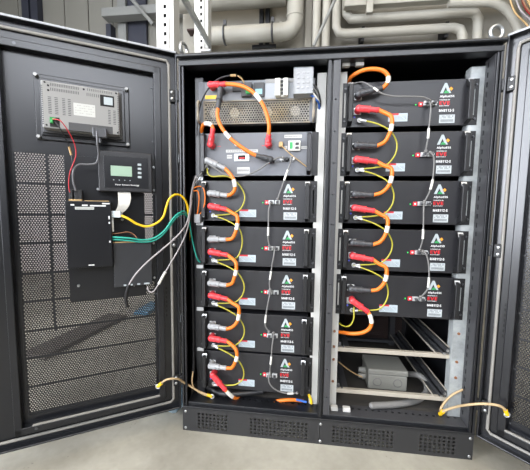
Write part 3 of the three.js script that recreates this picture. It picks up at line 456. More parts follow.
// ---------------------------------------------------------------- power unit and control unit above the modules
{ const t = thing('power_unit', 'dusty rack power unit with perforated fan grille and grey terminal strip', 'power unit', [XL, 1.284, ZM]);
  const x = v => v - XL, y = v => v - 1.284;
  part('chassis', bx(0.02, 0.002, -0.5, 0.463, 0.166, -0.03), M.inner, t);
  part('side_wall', [bx(0.02, 0, -0.03, 0.026, 0.168, -0.001), bx(0.445, 0, -0.03, 0.451, 0.168, -0.001), bx(0.02, 0, -0.03, 0.451, 0.005, -0.001), bx(0.02, 0.09, -0.03, 0.451, 0.094, 0)], M.greyFace, t);
  part('terminal_strip', bx(0.02, 0.093, -0.008, 0.465, 0.168, -0.002, 0.001), M.stripFace, t);
  const gr = part('fan_grille', perforated(0.026, 0.004, 0.445, 0.091, 0.0102, 0.0088, 0.0039, () => true, 0.002), M.dusty, t);
  part('grille_frame', [bx(0.02, 0, -0.002, 0.45, 0.006, 0.003, 0.001), bx(0.02, 0.088, -0.002, 0.45, 0.093, 0.003, 0.001), bx(0.02, 0, -0.002, 0.027, 0.093, 0.003, 0.001)], M.dusty, t);
  for (const fx of [0.122, 0.205, 0.338, 0.448]) { const f = part('fan', new THREE.CylinderGeometry(0.019, 0.019, 0.004, 24).rotateX(Math.PI / 2).translate(x(fx), 0.046, -0.0055), M.fanHub, t);
    const bl = []; for (let k = 0; k < 7; k++) bl.push(bx(0.015, -0.008, -0.002, 0.036, 0.008, 0, 0).rotateX(0.5).rotateZ(k * Math.PI * 2 / 7).translate(x(fx), 0.046, -0.014)); part('fan_blades', bl, M.hmiDark, f); }
  for (const a of [0.008, 0.461]) { const g = new THREE.TubeGeometry(bend([[x(XL) + a, 0.006, -0.004], [a, 0.006, 0.034], [a, 0.084, 0.034], [a, 0.084, -0.004]], 0.014), 40, 0.0055, 8); part('handle', g, M.dusty, t); }
  part('mounting_ear', bx(0, 0, -0.003, 0.021, 0.168, 0, 0.001), M.greyFace, t); part('mounting_ear', bx(0.45, 0, -0.003, 0.47, 0.092, 0, 0.001), M.greyFace, t);
  part('yellow_label', bx(x(0.086), y(1.385), -0.002, x(0.135), y(1.399), 0.0006), M.yellow, t);
  part('terminal_block', [bx(x(0.236), y(1.386), -0.002, x(0.278), y(1.438), 0.018, 0.002), bx(x(0.2), y(1.41), -0.002, x(0.24), y(1.436), 0.01, 0.001)], M.hmiDark, t);
  part('green_plug', bx(x(0.256), y(1.392), 0.016, x(0.272), y(1.415), 0.026, 0.002), M.green, t);
  const dsp = part('meter', bx(x(0.284), y(1.386), -0.002, x(0.326), y(1.44), 0.006, 0.002), M.hmiDark, t); part('meter_screen', bx(x(0.291), y(1.396), 0.006, x(0.318), y(1.415), 0.0068), M.meterScreen, dsp);
  part('breaker_plate', bx(x(0.33), y(1.378), -0.002, x(0.445), y(1.45), 0.002, 0.001), M.breakerPlate, t);
  part('breaker_plate_top', bx(x(0.33), y(1.437), 0.001, x(0.445), y(1.452), 0.004, 0.001), M.hmi, t);
  const br = part('circuit_breaker', [bx(x(0.371), y(1.38), 0.002, x(0.391), y(1.444), 0.03, 0.002), bx(x(0.403), y(1.38), 0.002, x(0.42), y(1.444), 0.03, 0.002), bx(x(0.391), y(1.38), 0.002, x(0.403), y(1.444), 0.016)], M.white2, t);
  const tg = []; for (let k = 0; k < 4; k++) tg.push(bx(x(0.39), y(1.388) + k * 0.0145, 0.014, x(0.404), y(1.396) + k * 0.0145, 0.024, 0.001)); part('breaker_toggle', tg, M.hmiDark, br);
}
{ const t = thing('terminal_cover', 'frosted plastic cover over the wires beside the white breaker', 'cover', [0.478, 1.376, -0.058]);
  part('cover_shell', [bx(-0.036, 0, 0.046, 0.036, 0.094, 0.049, 0.001), bx(-0.036, 0, 0, -0.033, 0.094, 0.049), bx(0.033, 0, 0, 0.036, 0.094, 0.049), bx(-0.036, 0.091, 0, 0.036, 0.094, 0.049), bx(-0.036, 0, 0, 0.036, 0.003, 0.049)], M.plastic, t);
  const s = []; for (let r = 0; r < 4; r++) for (let k = 0; k < 3; k++) s.push(bx(-0.024 + k * 0.018, 0.018 + r * 0.017, 0.03, -0.013 + k * 0.018, 0.026 + r * 0.017, 0.0505, 0.002)); part('terminal_screws', s, M.greyClear, t).userData.kind = 'stuff';
}
{ const t = thing('control_unit', 'grey rack control unit with white breaker and socket under the fan grille', 'control unit', [XL, 1.08, ZM]);
  const x = v => v - XL, y = v => v - 1.08, H = 0.17;
  part('chassis', bx(0.022, 0.002, -0.5, 0.462, H - 0.002, -0.004), M.moduleBlack, t);
  part('front_panel', bx(0.024, 0, -0.004, 0.459, H, 0, 0.0015), M.greyFace, t);
  for (const [a, b2] of [[0, 0.025], [0.458, 0.483]]) part('mounting_ear', bx(a, 0.001, -0.0035, b2, H - 0.001, -0.0005, 0.001), M.ear, t);
  for (const a of [0.024, 0.447]) part('handle', handle(a, 1).scale(1, H / MH, 1), M.moduleBlack, t);
  for (const [a0, a1, b0, b1] of [[0.172, 0.303, 1.173, 1.184], [0.176, 0.197, 1.149, 1.163], [0.218, 0.27, 1.088, 1.114], [0.408, 0.477, 1.227, 1.239], [0.474, 0.498, 1.184, 1.194], [0.408, 0.421, 1.186, 1.196]])
    part('paper_label', bx(x(a0), y(b0), -0.001, x(a1), y(b1), 0.0006), M.label ??= printed(canvasTex(128, 32, (c, w, h) => { c.fillStyle = '#adadaa'; c.fillRect(0, 0, w, h); c.fillStyle = '#6a6a6a'; for (let i = 0; i < 13; i++) c.fillRect(6 + i * 9, 10 + (i % 2), 6, 10); })), t);
  const so = part('service_socket', [bx(x(0.208), y(1.138), 0, x(0.268), y(1.143), 0.006), bx(x(0.208), y(1.161), 0, x(0.268), y(1.166), 0.006), bx(x(0.208), y(1.143), 0, x(0.222), y(1.161), 0.006), bx(x(0.254), y(1.143), 0, x(0.268), y(1.161), 0.006)], M.zinc, t); part('socket_insert', bx(x(0.222), y(1.143), 0, x(0.254), y(1.161), 0.002), M.hole, so); part('socket_tab', bx(x(0.228), y(1.147), 0.002, x(0.25), y(1.153), 0.005), M.redWire, so);
  const br = part('circuit_breaker', bx(x(0.424), y(1.176), 0, x(0.472), y(1.214), 0.012, 0.002), M.white2, t); part('breaker_window', bx(x(0.43), y(1.182), 0.012, x(0.442), y(1.208), 0.0135), M.printGreen, br); part('breaker_toggle', [bx(x(0.452), y(1.182), 0.012, x(0.466), y(1.19), 0.02, 0.001), bx(x(0.452), y(1.197), 0.012, x(0.466), y(1.206), 0.02, 0.001)], M.hmiDark, br);
  for (const a of [0.4, 0.42, 0.444]) part('communication_port', [rod([x(a), y(1.144), 0], [x(a), y(1.144), 0.018], 0.0075, 0.0065), rod([x(a), y(1.144), 0.0], [x(a), y(1.144), 0.005], 0.0095, 0.0095, 6)], a === 0.42 ? M.ear : M.zinc, t);
  for (const [a, b2] of [[0.116, 1.198], [0.348, 1.198], [0.101, 1.137], [0.357, 1.139]]) part('terminal_flange', bx(x(a) - 0.015, y(b2) - 0.015, 0, x(a) + 0.015, y(b2) + 0.015, 0.003, 0.001), M.greyFace, t);
  part('polarity_mark', [bx(x(0.136), y(1.197), 0, x(0.15), y(1.199), 0.0006), bx(x(0.318), y(1.197), 0, x(0.338), y(1.199), 0.0006)], M.printRed, t);
  part('ground_stud', rod([x(0.098), y(1.107), 0], [x(0.098), y(1.107), 0.014], 0.005), M.steel, t);
  part('side_peg', [rod([x(0.215), y(1.202), 0], [x(0.215), y(1.202), 0.012], 0.006)], M.white2, t);
}
// ---------------------------------------------------------------- cables: each is a thing of its own
const base = pts => { const c = [0, 0, 0]; let lo = Infinity; for (const p of pts) { c[0] += p[0] / pts.length; c[2] += p[2] / pts.length; lo = Math.min(lo, p[1]); } return [c[0], lo, c[2]]; };
function cableThing(name, label, category, pts, group) { const t = thing(name, label, category, base(pts), 0, group); t.add2 = (n, g, m) => part(n, (Array.isArray(g) ? merge(g) : g).translate(-t.position.x, -t.position.y, -t.position.z), m, t); return t; }
// angled power plug: round body standing on the panel at a, barrel towards b
function plug(t, name, a, b, m, zf = ZM) {
  const ax = V(a[0], a[1], zf + 0.028), d = V(b[0], b[1], b[2] ?? zf + 0.034).sub(ax), L = d.length(), u = d.clone().normalize();
  const at = f => { const p = ax.clone().addScaledVector(u, f * L); return [p.x, p.y, p.z]; };
  const o = t.add2(name, [rod([a[0], a[1], zf + 0.002], [a[0], a[1], zf + 0.032], 0.0135, 0.0125, 18), new THREE.SphereGeometry(0.0128, 16, 10).scale(1, 1, 0.8).translate(a[0], a[1], zf + 0.031), rod(at(0), at(0.52), 0.0125, 0.0118, 16), rod(at(0.5), at(0.93), 0.0098, 0.0092, 16), rod(at(0.9), at(1), 0.0108, 0.009, 16), rod(at(0.5), at(0.56), 0.0132, 0.0132, 16)], m);
  const s = V(-u.y, u.x, 0).multiplyScalar(0.009), p = at(0.28);
  part('latch_button', bx(-0.006, -0.005, 0, 0.006, 0.005, 0.0045, 0.0015).rotateZ(Math.atan2(u.y, u.x)).translate(p[0] - t.position.x, p[1] - t.position.y, p[2] + 0.0105 - t.position.z), m, o);
  return o;
}
const ORD = ['first', 'second', 'third', 'fourth', 'fifth'];
const jit = k => (rng() - 0.5) * k;
for (const [x, first, words] of [[XL, 2, BAY_A], [XR, 0, BAY_B]])
  for (let k = 0; k < 4; k++) {
    const yt = ROW[first + k], yn = ROW[first + k + 1], g = `${words}`.replace('bay', 'in the bay');
    const a = [x + 0.057, yt - 0.105], b = [x + 0.129 + jit(0.006), yt - 0.114 + jit(0.008), -0.026], e = [x + 0.055, yn - 0.053], f = [x + 0.124 + jit(0.006), yn - 0.055 + jit(0.006), -0.026];
    const bulge = 0.174 + jit(0.014);
    const pts = [b, [x + 0.152, b[1] - 0.014, -0.02], [x + bulge - 0.003, yt - 0.142, -0.014], [x + bulge, yt - 0.168, -0.012], [x + bulge - 0.008, (yn - 0.02), -0.013], [x + 0.15, yn - 0.046, -0.018], f];
    const t = cableThing('power_cable', `orange jumper between the ${ORD[k]} and ${ORD[k + 1]} modules in the ${words}`, 'cable', pts, 'orange jumpers ' + g);
    t.add2('cable', tube(pts, 0.0074, 40, 10), M.orange); t.add2('marker_sleeve', sleeve(pts, 0.46, 0.6, 0.0083), M.white2);
    plug(t, 'red_plug', a, b, M.red); plug(t, 'grey_plug', e, f, bayGrey(x));
    // protective earth lead
    const w = 0.196 + jit(0.016), q = [[x + 0.063, yt - 0.143, ZM + 0.016], [x + 0.09, yt - 0.15, ZM + 0.024], [x + 0.135, yt - 0.166, ZM + 0.03], [x + 0.175, yt - 0.192, ZM + 0.032], [x + w, yt - 0.235, ZM + 0.03], [x + w - 0.004, yt - 0.275, ZM + 0.028], [x + 0.165, yn - 0.126, ZM + 0.028], [x + 0.125, yn - 0.136, ZM + 0.024], [x + 0.09, yn - 0.139, ZM + 0.022], [x + 0.066, yn - 0.142, ZM + 0.02]];
    const c = cableThing('earth_lead', `yellow-green earth lead from the ${ORD[k]} to the ${ORD[k + 1]} module in the ${words}`, 'cable', q, 'earth leads ' + g);
    c.add2('cable', tube(q, 0.0028, 54, 8), M.yellowGreen); 
    c.add2('ring_lug', [new THREE.TorusGeometry(0.007, 0.0022, 6, 16).translate(x + 0.063, yt - 0.143, ZM + 0.013), sleeve(q, 0.0, 0.07, 0.0045)], M.zinc);
    c.add2('ring_lug', [new THREE.TorusGeometry(0.007, 0.0022, 6, 16).translate(x + 0.063, yn - 0.143, ZM + 0.01), sleeve(q, 0.95, 0.999, 0.0045)], M.zinc);
  }
function bayGrey(x) { return x === XL ? M.greyClear : M.grey; }
function powerCable(key, label, plugs, sleeves = [[0.5, 0.62]], r = 0.0074) {
  const pts = PATH[key], t = cableThing('power_cable', label, 'cable', pts);
  t.add2('cable', tube(pts, r, 48, 10), M.orange);
  for (const [a, b] of sleeves) t.add2('marker_sleeve', sleeve(pts, a, b, r + 0.0009), M.white2);
  for (const [n, a, b, m] of plugs) plug(t, n, a, b, m);
  return t;
}
const first = k => PATH[k][0], last = k => PATH[k][PATH[k].length - 1];
powerCable('orangeA', 'long orange cable arching over the fan grille between two red plugs', [['red_plug', [0.118, 1.428], first('orangeA'), M.red], ['red_plug', [0.347, 1.199], last('orangeA'), M.red]], [[0.44, 0.56]]);
powerCable('orangeB', 'orange cable slanting from the dark plug above the grille to the socket', [['dark_plug', [0.157, 1.41], first('orangeB'), M.grey], ['grey_plug', [0.357, 1.139], last('orangeB'), M.grey]], [[0.4, 0.52]]);
powerCable('orangeC', 'short orange cable looping from the upright red plug round the handle', [['red_plug', [0.116, 1.199], first('orangeC'), M.red]], [[0.1, 0.4]]);
powerCable('orangeD', 'orange jumper from the control unit to the topmost module below it', [['grey_plug', [0.103, 1.137], first('orangeD'), M.greyClear], ['grey_plug', [XL + 0.055, ROW[2] - 0.053], last('orangeD'), M.greyClear]], [[0.42, 0.62]]);
powerCable('rOrangeTop', 'orange cable arching from behind the post to the topmost module above the trays', [['grey_plug', [0.684, 1.376], last('rOrangeTop'), M.grey]], [[0.8, 0.9]]);
powerCable('rOrangeBot', 'orange cable hanging below the lowest module above the empty trays', [['red_plug', [XR + 0.062, ROW[4] - 0.1], first('rOrangeBot'), M.red]], [[0.05, 0.2]]);
powerCable('lOrangeBot', 'orange cable dropping from the lowest module to the perforated sill', [['red_plug', [XL + 0.064, ROW[6] - 0.094], first('lOrangeBot'), M.red]], [[0.05, 0.5]]);
powerCable('floorOrange', 'short length of orange cable lying on the perforated sill', [], []);
function wire(name, key, r, m, label, cat = 'cable', extra) { const pts = PATH[key], t = cableThing(name, label, cat, pts); t.add2('cable', tube(pts, r, 60, 8), m); if (extra) extra(t, pts); return t; }
const comm = (key, label, s = [0.55, 0.75]) => wire('data_cable', key, 0.0028, M.cable, label, 'cable', (t, p) => { if (s) t.add2('marker_sleeve', sleeve(p, s[0], s[1], 0.0042), M.white2); for (const e of [p[0], p[p.length - 1]]) t.add2('plug_boot', new THREE.SphereGeometry(0.006, 10, 8).translate(e[0], e[1], e[2]), M.cable); });
comm('comm0', 'grey data cable slanting from the control unit to the topmost module', [0.3, 0.55]);
comm('commTop', 'grey data cable sagging across the front of the control unit', null);
for (let k = 1; k < 5; k++) comm('comm' + k, `grey data cable between the ${ORD[k - 1]} and ${ORD[k]} modules in the ${BAY_A}`);
comm('comm5', 'grey data cable curling below the lowest module in the full bay', [0.75, 0.9]);
comm('rcommTop', 'grey data cable crossing the top of the highest module above the trays', [0.3, 0.36]);
for (let k = 1; k < 5; k++) comm('rcomm' + k, `grey data cable between the ${ORD[k - 1]} and ${ORD[k]} modules in the ${BAY_B}`);
wire('earth_lead', 'rGndBot', 0.0028, M.yellowGreen, 'yellow-green earth lead looping from the lowest module above the empty trays to the post');
{ const q = [[0.098, 1.107, ZM + 0.016], [0.105, 1.085, ZM + 0.028], [0.118, 1.075, ZM + 0.03], [0.19, 1.072, ZM + 0.036], [0.238, 1.035, ZM + 0.03], [0.256, 0.99, ZM + 0.028], [0.238, 0.945, ZM + 0.028], [0.2, 0.926, ZM + 0.024], [0.16, 0.92, ZM + 0.022], [0.124, 0.917, ZM + 0.02]]; PATH.gnd0 = q; wire('earth_lead', 'gnd0', 0.0028, M.yellowGreen, 'yellow-green earth lead from the control unit to the topmost module below it'); }
wire('black_wire', 'lugWire', 0.0032, M.darkCable, 'thin black wire arching over the power unit', 'wire', (t, p) => t.add2('crimp', sleeve(p, 0.93, 0.999, 0.005), M.tan));
wire('tan_wire', 'lugWire2', 0.0026, M.tan, 'short tan wire hooking down to the green terminal plug', 'wire');
wire('brown_wire', 'plugWire', 0.002, M.tan, 'thin tan wire crossing below the white breaker of the control unit', 'wire', (t, p) => t.add2('plug_boot', bx(p[0][0] - 0.008, p[0][1] - 0.008, p[0][2] - 0.012, p[0][0] + 0.008, p[0][1] + 0.012, p[0][2] + 0.006, 0.003), M.tan));
wire('black_wire', 'coverW1', 0.004, M.darkCable, 'outermost black wire leaving the frosted cover', 'wire');
wire('black_wire', 'coverW2', 0.004, M.cable, 'grey wire leaving the frosted cover behind the black one', 'wire');
wire('white_wire', 'coverW3', 0.004, M.white2, 'white wire leaving the frosted cover', 'wire');
wire('blue_wire', 'coverW4', 0.004, M.blue, 'blue wire leaving the frosted cover', 'wire');
wire('blue_wire', 'blueW', 0.005, M.blue, 'short blue wire beside the yellow boot on the sill', 'wire');
wire('yellow_boot', 'yellowBoot', 0.006, M.yellow, 'yellow terminal boot standing on the sill by the wide post', 'boot');
wire('black_hose', 'hose', 0.012, M.darkCable, 'thick black corrugated hose running down beside the modules to the sill', 'hose');
wire('black_wire', 'hoseThin', 0.006, M.darkCable, 'black cable running down along the display-side post', 'cable');
{ const t = cableThing('plug_lead', 'orange looped wires with a clear plug hung by the topmost module handle', 'wire', PATH.plugLoop); t.add2('cable', tube(PATH.plugLoop, 0.0026, 40), M.orange); t.add2('cable', tube(PATH.plugLoop2, 0.0026, 40), M.orange); const e = last('plugLoop'); t.add2('plug_housing', [bx(e[0] - 0.014, e[1] - 0.025, e[2] - 0.012, e[0] + 0.012, e[1] + 0.012, e[2] + 0.008, 0.003)], M.greyClear); }
const lug = (t, p, q, m) => { t.add2('crimp', rod(p, q, 0.0068), M.yellow); t.add2('ring_lug', new THREE.TorusGeometry(0.008, 0.003, 6, 16).translate(...p), M.zinc); };
wire('bonding_lead', 'bondL', 0.0042, M.beigeCable, 'beige bonding lead from the display door to the cabinet sill', 'cable', (t, p) => { lug(t, p[0], p[1], 0); lug(t, p[p.length - 1], p[p.length - 2].map((v, i) => v + (p[p.length - 1][i] - v) * 0.3)); });
wire('bonding_lead', 'bondL2', 0.0032, M.beigeCable, 'thin beige lead dropping behind the post to the same sill lug', 'cable');
wire('bonding_lead', 'bondR', 0.0046, M.beigeCable, 'beige bonding lead from the sill to the plain perforated door', 'cable', (t, p) => { const n = p.length; lug(t, p[n - 1], p[n - 2]); t.add2('crimp', rod(p[0], p[1], 0.0075), M.yellow); });
wire('bonding_lead', 'bondR2', 0.0042, M.beigeCable, 'beige bonding lead from the sill up to the galvanised upright', 'cable');
// junction box and conduit on the cabinet floor
{ const t = thing('junction_box', 'grey plastic junction box with knock-outs on the cabinet floor', 'junction box', [0.89, 0.126, -0.275]);
  part('box_body', bx(-0.086, 0, -0.075, 0.086, 0.07, 0.065, 0.006), M.jbox, t); part('box_lid', bx(-0.089, 0.07, -0.078, 0.089, 0.096, 0.068, 0.007), M.jbox, t);
  for (const a of [-0.045, 0.045]) part('knockout', new THREE.TorusGeometry(0.018, 0.0018, 6, 24).translate(a, 0.036, 0.065), M.cable, t);
  for (const [s, yy] of [[-1, 0.055], [-1, 0.025], [1, 0.05]]) part('cable_gland', [rod([s * 0.086, yy, 0], [s * 0.1, yy, 0], 0.017, 0.017, 6), rod([s * 0.1, yy, 0], [s * 0.118, yy, 0], 0.014, 0.011)], M.jbox, t); }
PATH.conduit[0] = [1.005, 0.176, -0.275];
wire('flexible_conduit', 'conduit', 0.0135, M.cable, 'grey flexible conduit curling from the junction box along the cabinet floor', 'conduit');
wire('orange_wire', 'jbWire', 0.003, M.tan, 'thin tan wire entering the gland of the junction box', 'wire');

// ---------------------------------------------------------------- things mounted on the display door (local x = towards the hinge, z = out of the door)
const TL = doorTurn[-1], ux = Math.cos(TL), uz = -Math.sin(TL);
const onDoor = (name, label, cat, s, y, z = 0) => { const nx = Math.sin(TL), nz = Math.cos(TL); return thing(name, label, cat, [-0.005 - s * ux + z * nx, y, -s * uz + z * nz], TL); };
{ const t = onDoor('mounting_plate', 'black mounting plate behind the controller boxes on the display door', 'plate', 0.2565, 0.6, -0.0225);
  part('plate', bx(-0.1285, 0, 0, 0.1285, 0.525, 0.004, 0.001), M.doorBlack, t);
  const sc = []; for (const [a, b2] of [[-0.1, 0.06], [0.04, 0.06], [0.085, 0.045], [0.05, 0.3], [0.1, 0.42], [0.06, 0.505]]) part('screw', rod([a, b2, 0.004], [a, b2, 0.014], 0.005, 0.004, 10), M.steel, t); }
{ const t = onDoor('display_backplate', 'black frame plate with corner knobs behind the display unit', 'plate', 0.3155, 1.17, -0.02);
  part('plate', [bx(-0.1435, 0, 0, 0.1435, 0.213, 0.006, 0.003), bx(-0.128, 0.014, 0.006, 0.128, 0.2, 0.012, 0.003)], M.doorBlack, t);
  for (const a of [-0.135, 0.135]) for (const b2 of [0.008, 0.205]) part('corner_knob', [rod([a, b2, 0.006], [a, b2, 0.022], 0.007, 0.0055, 12)], M.knob, t); }
{ const t = onDoor('display_unit', 'grey rear side of a touch display with vent slots and labels', 'display', 0.3175, 1.2, -0.008);
  const W2 = 0.1125, H = 0.148, D = 0.046, u = f => -W2 + f * 2 * W2, v = f => H * (1 - f);
  part('housing', bx(-W2, 0, 0, W2, H, D, 0.004), M.hmi, t);
  part('bezel', bx(-W2 - 0.008, -0.008, 0, W2 + 0.008, H + 0.008, 0.008, 0.003), M.hmiDark, t);
  const s = []; const grid = (u0, u1, nu, v0, v1, nv, fw, fh) => { for (let i = 0; i < nu; i++) for (let j = 0; j < nv; j++) { const a = u(u0 + (u1 - u0) * i / Math.max(1, nu - 1)), b2 = v(v0 + (v1 - v0) * j / Math.max(1, nv - 1)); s.push(bx(a - fw / 2, b2 - fh / 2, D - 0.001, a + fw / 2, b2 + fh / 2, D + 0.0004)); } };
  grid(0.12, 0.46, 17, 0.07, 0.17, 2, 0.0018, 0.009); grid(0.58, 0.9, 14, 0.06, 0.06, 1, 0.0018, 0.008); grid(0.57, 0.72, 7, 0.17, 0.17, 1, 0.0018, 0.01);
  grid(0.1, 0.18, 2, 0.34, 0.68, 10, 0.009, 0.0022); grid(0.27, 0.34, 2, 0.34, 0.68, 10, 0.008, 0.0022); grid(0.86, 0.93, 2, 0.46, 0.76, 9, 0.008, 0.0022); grid(0.985, 0.985, 1, 0.12, 0.92, 20, 0.005, 0.0026); grid(0.012, 0.012, 1, 0.12, 0.92, 20, 0.004, 0.0026);
  part('vent_slots', s, M.hmiDark, t).userData.kind = 'stuff';
  for (const [a, b2] of [[0.05, 0.04], [0.09, 0.1], [0.09, 0.2], [0.05, 0.94], [0.53, 0.07], [0.96, 0.05], [0.97, 0.95]]) part('screw', rod([u(a), v(b2), D - 0.001], [u(a), v(b2), D + 0.0008], 0.0032, 0.0032, 10), M.hole, t);
  part('rating_label', bx(u(0.39), v(0.66), D, u(0.67), v(0.39), D + 0.0006), printed(canvasTex(128, 64, (c, w, h) => { c.fillStyle = '#adada8'; c.fillRect(0, 0, w, h); c.fillStyle = '#90908b'; for (let r = 0; r < 4; r++) for (let i = 0; i < 9; i++) if ((i * 5 + r * 3) % 7 > 1) c.fillRect(8 + i * 13, 10 + r * 13, 9, 3); })), t);
  const bay = part('card_bay', bx(u(0.74), v(0.38), D - 0.001, u(0.93), v(0.13), D + 0.0008, 0.0003), M.hole, t); part('card_label', bx(u(0.79), v(0.34), D + 0.0008, u(0.91), v(0.17), D + 0.0014), M.printGrey, bay);
  part('port_recess', bx(u(0.32), -0.0005, D - 0.006, u(0.9), v(0.83), D + 0.0006), M.hmiDark, t);
  const tb = part('terminal_recess', bx(u(0.09), v(0.97), D - 0.001, u(0.21), v(0.76), D + 0.0008), M.hole, t); part('green_terminal', [bx(u(0.1), v(0.9), D, u(0.135), v(0.78), D + 0.012, 0.001), bx(u(0.1), v(0.82), D, u(0.17), v(0.78), D + 0.012, 0.001)], M.green, tb);
  part('serial_plug', [bx(u(0.63), -0.018, D - 0.004, u(0.82), 0.014, D + 0.016, 0.003), rod([u(0.645), -0.01, D + 0.012], [u(0.645), 0.012, D + 0.012], 0.005), rod([u(0.805), -0.01, D + 0.012], [u(0.805), 0.012, D + 0.012], 0.005), rod([u(0.725), -0.034, D + 0.006], [u(0.725), -0.015, D + 0.006], 0.005)], M.grey, t);
}
{ const t = onDoor('charge_monitor', 'black monitor with small green screen and four buttons on the door', 'controller', 0.189, 1.002, -0.0185);
  const W2 = 0.0885, H = 0.143, D = 0.048, u = f => -W2 + f * 2 * W2, v = f => H * (1 - f);
  part('housing', bx(-W2, 0, 0, W2, H, D, 0.004), M.moduleBlack, t);
  part('face_plate', bx(u(0.1), v(0.9), D - 0.001, u(0.92), v(0.12), D + 0.001, 0.0008), M.doorBlack, t);
  part('screen', bx(u(0.22), v(0.61), D, u(0.61), v(0.36), D + 0.002, 0.0006), M.monitorScreen, t);
  for (let k = 0; k < 4; k++) part('button', bx(u(0.72), v(0.325 + k * 0.105), D, u(0.79), v(0.27 + k * 0.105), D + 0.003, 0.001), M.printGrey, t);
  for (let k = 0; k < 4; k++) part('indicator', rod([u(0.27 + k * 0.1), v(0.71), D], [u(0.27 + k * 0.1), v(0.71), D + 0.0018], 0.002, 0.002, 8), M.printGrey, t);
  part('lettering', text('Your Smart Energy', u(0.29), v(0.85), D + 0.001, 0.08, 0.0062), M.print, t);
  part('side_flange', bx(W2, 0.002, 0, W2 + 0.018, H - 0.01, 0.003, 0.001), M.ear, t); for (const b2 of [0.012, 0.1]) part('screw', rod([W2 + 0.009, b2, 0.003], [W2 + 0.009, b2, 0.008], 0.005, 0.004, 10), M.steel, t);
  part('screw', rod([-W2 - 0.004, 0.008, 0.0], [-W2 - 0.004, 0.008, 0.03], 0.0055, 0.0045, 10), M.steel, t);
}
{ const t = onDoor('gateway_box', 'tall black controller box with white label strip on the display door', 'controller', 0.311, 0.732, -0.0185);
  const W2 = 0.07, H = 0.234, D = 0.047, u = f => -W2 + f * 2 * W2, v = f => H * (1 - f);
  part('housing', bx(-W2, 0, 0, W2, H, D, 0.002), M.doorBlack, t);
  part('label_strip', bx(u(0.21), v(0.125), D, u(0.62), v(0.085), D + 0.0006), printed(canvasTex(128, 24, (c, w, h) => { c.fillStyle = '#adafab'; c.fillRect(0, 0, w, h); c.fillStyle = '#8a8c8a'; for (let i = 0; i < 16; i++) c.fillRect(6 + i * 7.2, 9, 5, 8); })), t);
  part('port_marks', [[0.12, 0.2, 0.055], [0.36, 0.48, 0.06], [0.53, 0.88, 0.064], [0.8, 0.97, 0.03]].map(([a, b2, c]) => bx(u(a), v(c + 0.012), D, u(b2), v(c - 0.008), D + 0.0005)), M.print, t);
  part('port_marks', [bx(u(0.93), v(0.27), D, u(0.96), v(0.22), D + 0.0006), bx(u(0.93), v(0.34), D, u(0.965), v(0.31), D + 0.0006), bx(u(0.93), v(0.63), D, u(0.965), v(0.6), D + 0.0006), bx(u(0.45), v(0.97), D, u(0.58), v(0.955), D + 0.0006)], M.print, t);
  part('top_terminals', [bx(u(0.08), H, 0.012, u(0.36), H + 0.006, 0.04, 0.001), bx(u(0.4), H, 0.01, u(0.95), H + 0.003, 0.03, 0.001)], M.tan, t);
  for (const a of [0.12, 0.24, 0.32]) part('wire_plug', bx(u(a) - 0.006, H + 0.005, 0.014, u(a) + 0.006, H + 0.04, 0.034, 0.002), M.ear, t);
  part('side_terminals', [bx(W2, 0.125, 0.012, W2 + 0.006, 0.19, 0.032, 0.001)], M.white2, t);
}
{ const t = onDoor('relay_box', 'small black box with slots below the ribbon cable on the display door', 'controller', 0.173, 0.648, -0.0185);
  const W2 = 0.066, H = 0.17, D = 0.032;
  part('housing', bx(-W2, 0, 0, W2, H, D, 0.002), M.relay, t); part('top_edge', bx(-W2, H - 0.003, D - 0.012, W2, H + 0.0005, D + 0.0006), M.tan, t);
  part('side_flange', bx(W2, 0.006, 0, W2 + 0.02, H, 0.003, 0.001), M.ear, t); for (const b2 of [0.02, H - 0.012]) part('screw', rod([W2 + 0.01, b2, 0.003], [W2 + 0.01, b2, 0.009], 0.005, 0.004, 10), M.steel, t);
  for (const [a, b2] of [[-0.035, -0.026], [-0.012, -0.004], [0.012, 0.022], [0.036, 0.056]]) part('port', bx(a, 0.003, D, b2, 0.009, D + 0.0012), M.printGrey, t); }
wire('red_wire', 'redWire', 0.0015, M.redWire, 'red wire from the display terminal down to the controller box', 'wire');
wire('black_wire', 'blackWire', 0.002, M.darkCable, 'thin black wire from the display terminal down to the controller box', 'wire', (t, p) => t.add2('crimp', sleeve(p, 0.38, 0.5, 0.0032), M.tan));
wire('serial_cable', 'serialCable', 0.0032, M.serial, 'grey serial cable from the display plug to the controller box', 'cable');
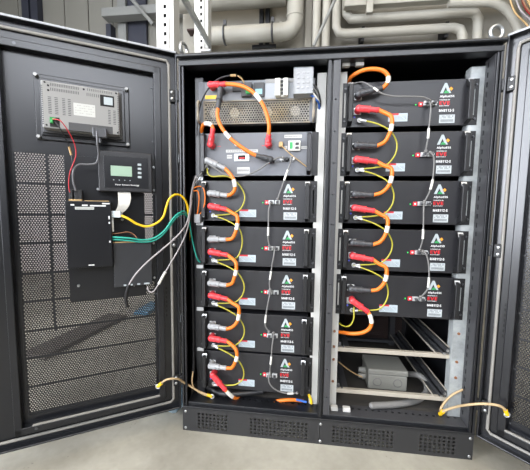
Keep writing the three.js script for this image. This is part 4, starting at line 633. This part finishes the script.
{ const p = PATH.ribbon, t = cableThing('ribbon_cable', 'flat pale ribbon cable below the monitor on the display door', 'cable', p), w = [0.021, 0.021, 0.018, 0.013, 0.01];
  const P = [], idx = []; const C = new THREE.CatmullRomCurve3(p.map(q => V(...q))); const uu = [];
  for (let i = 0; i <= 20; i++) { const q = C.getPoint(i / 20), k = i / 20 * 4, j = Math.min(3, Math.floor(k)), ww = w[j] + (w[j + 1] - w[j]) * (k - j); for (const s of [-1, 1]) { P.push(q.x + s * ww * ux, q.y - s * 0.3 * ww * (i / 20), q.z + s * ww * uz); uu.push(s, i / 20); } }
  for (let i = 0; i < 20; i++) { const a = 2 * i; idx.push(a, a + 2, a + 1, a + 1, a + 2, a + 3); }
  const g = new THREE.BufferGeometry(); g.setAttribute('position', new THREE.Float32BufferAttribute(P, 3)); g.setAttribute('uv', new THREE.Float32BufferAttribute(uu, 2)); g.setIndex(idx); g.computeVertexNormals();
  t.add2('ribbon', g, M.ribbon); const e = p[4]; t.add2('ribbon_plug', bx(e[0] - 0.02, e[1] - 0.016, e[2] - 0.01, e[0] + 0.02, e[1] + 0.008, e[2] + 0.008, 0.003), M.printGrey); }
wire('yellow_cable', 'yellowCable', 0.0043, M.yellow, 'yellow network cable looping from the door controller into the cabinet', 'cable');
wire('teal_cable', 'tealCable', 0.0034, M.teal, 'upper teal cable from the door controller into the cabinet', 'cable');
wire('teal_cable', 'tealCable2', 0.003, M.teal, 'lower teal cable just under the other from the door controller', 'cable');
wire('grey_cable', 'longCable', 0.0031, M.paleCable, 'long pale grey cable rising from below the relay box into the cabinet', 'cable', (t, p) => { t.add2('dark_sheath', sleeve(p, 0.0, 0.16, 0.0058), M.darkCable); });
wire('grey_cable', 'longCable2', 0.0027, M.paleCable, 'thin grey cable from the relay box port into the cabinet', 'cable', (t, p) => t.add2('marker_sleeve', sleeve(p, 0.16, 0.28, 0.005), M.white2));
wire('black_wire', 'greyLead', 0.0032, M.cable, 'grey lead curving from the long door cable to the control unit', 'cable');
wire('brown_wire', 'brownWire', 0.0018, M.brown, 'thin brown wire above the teal cables on the display door', 'wire');

renderer.render(scene, camera);
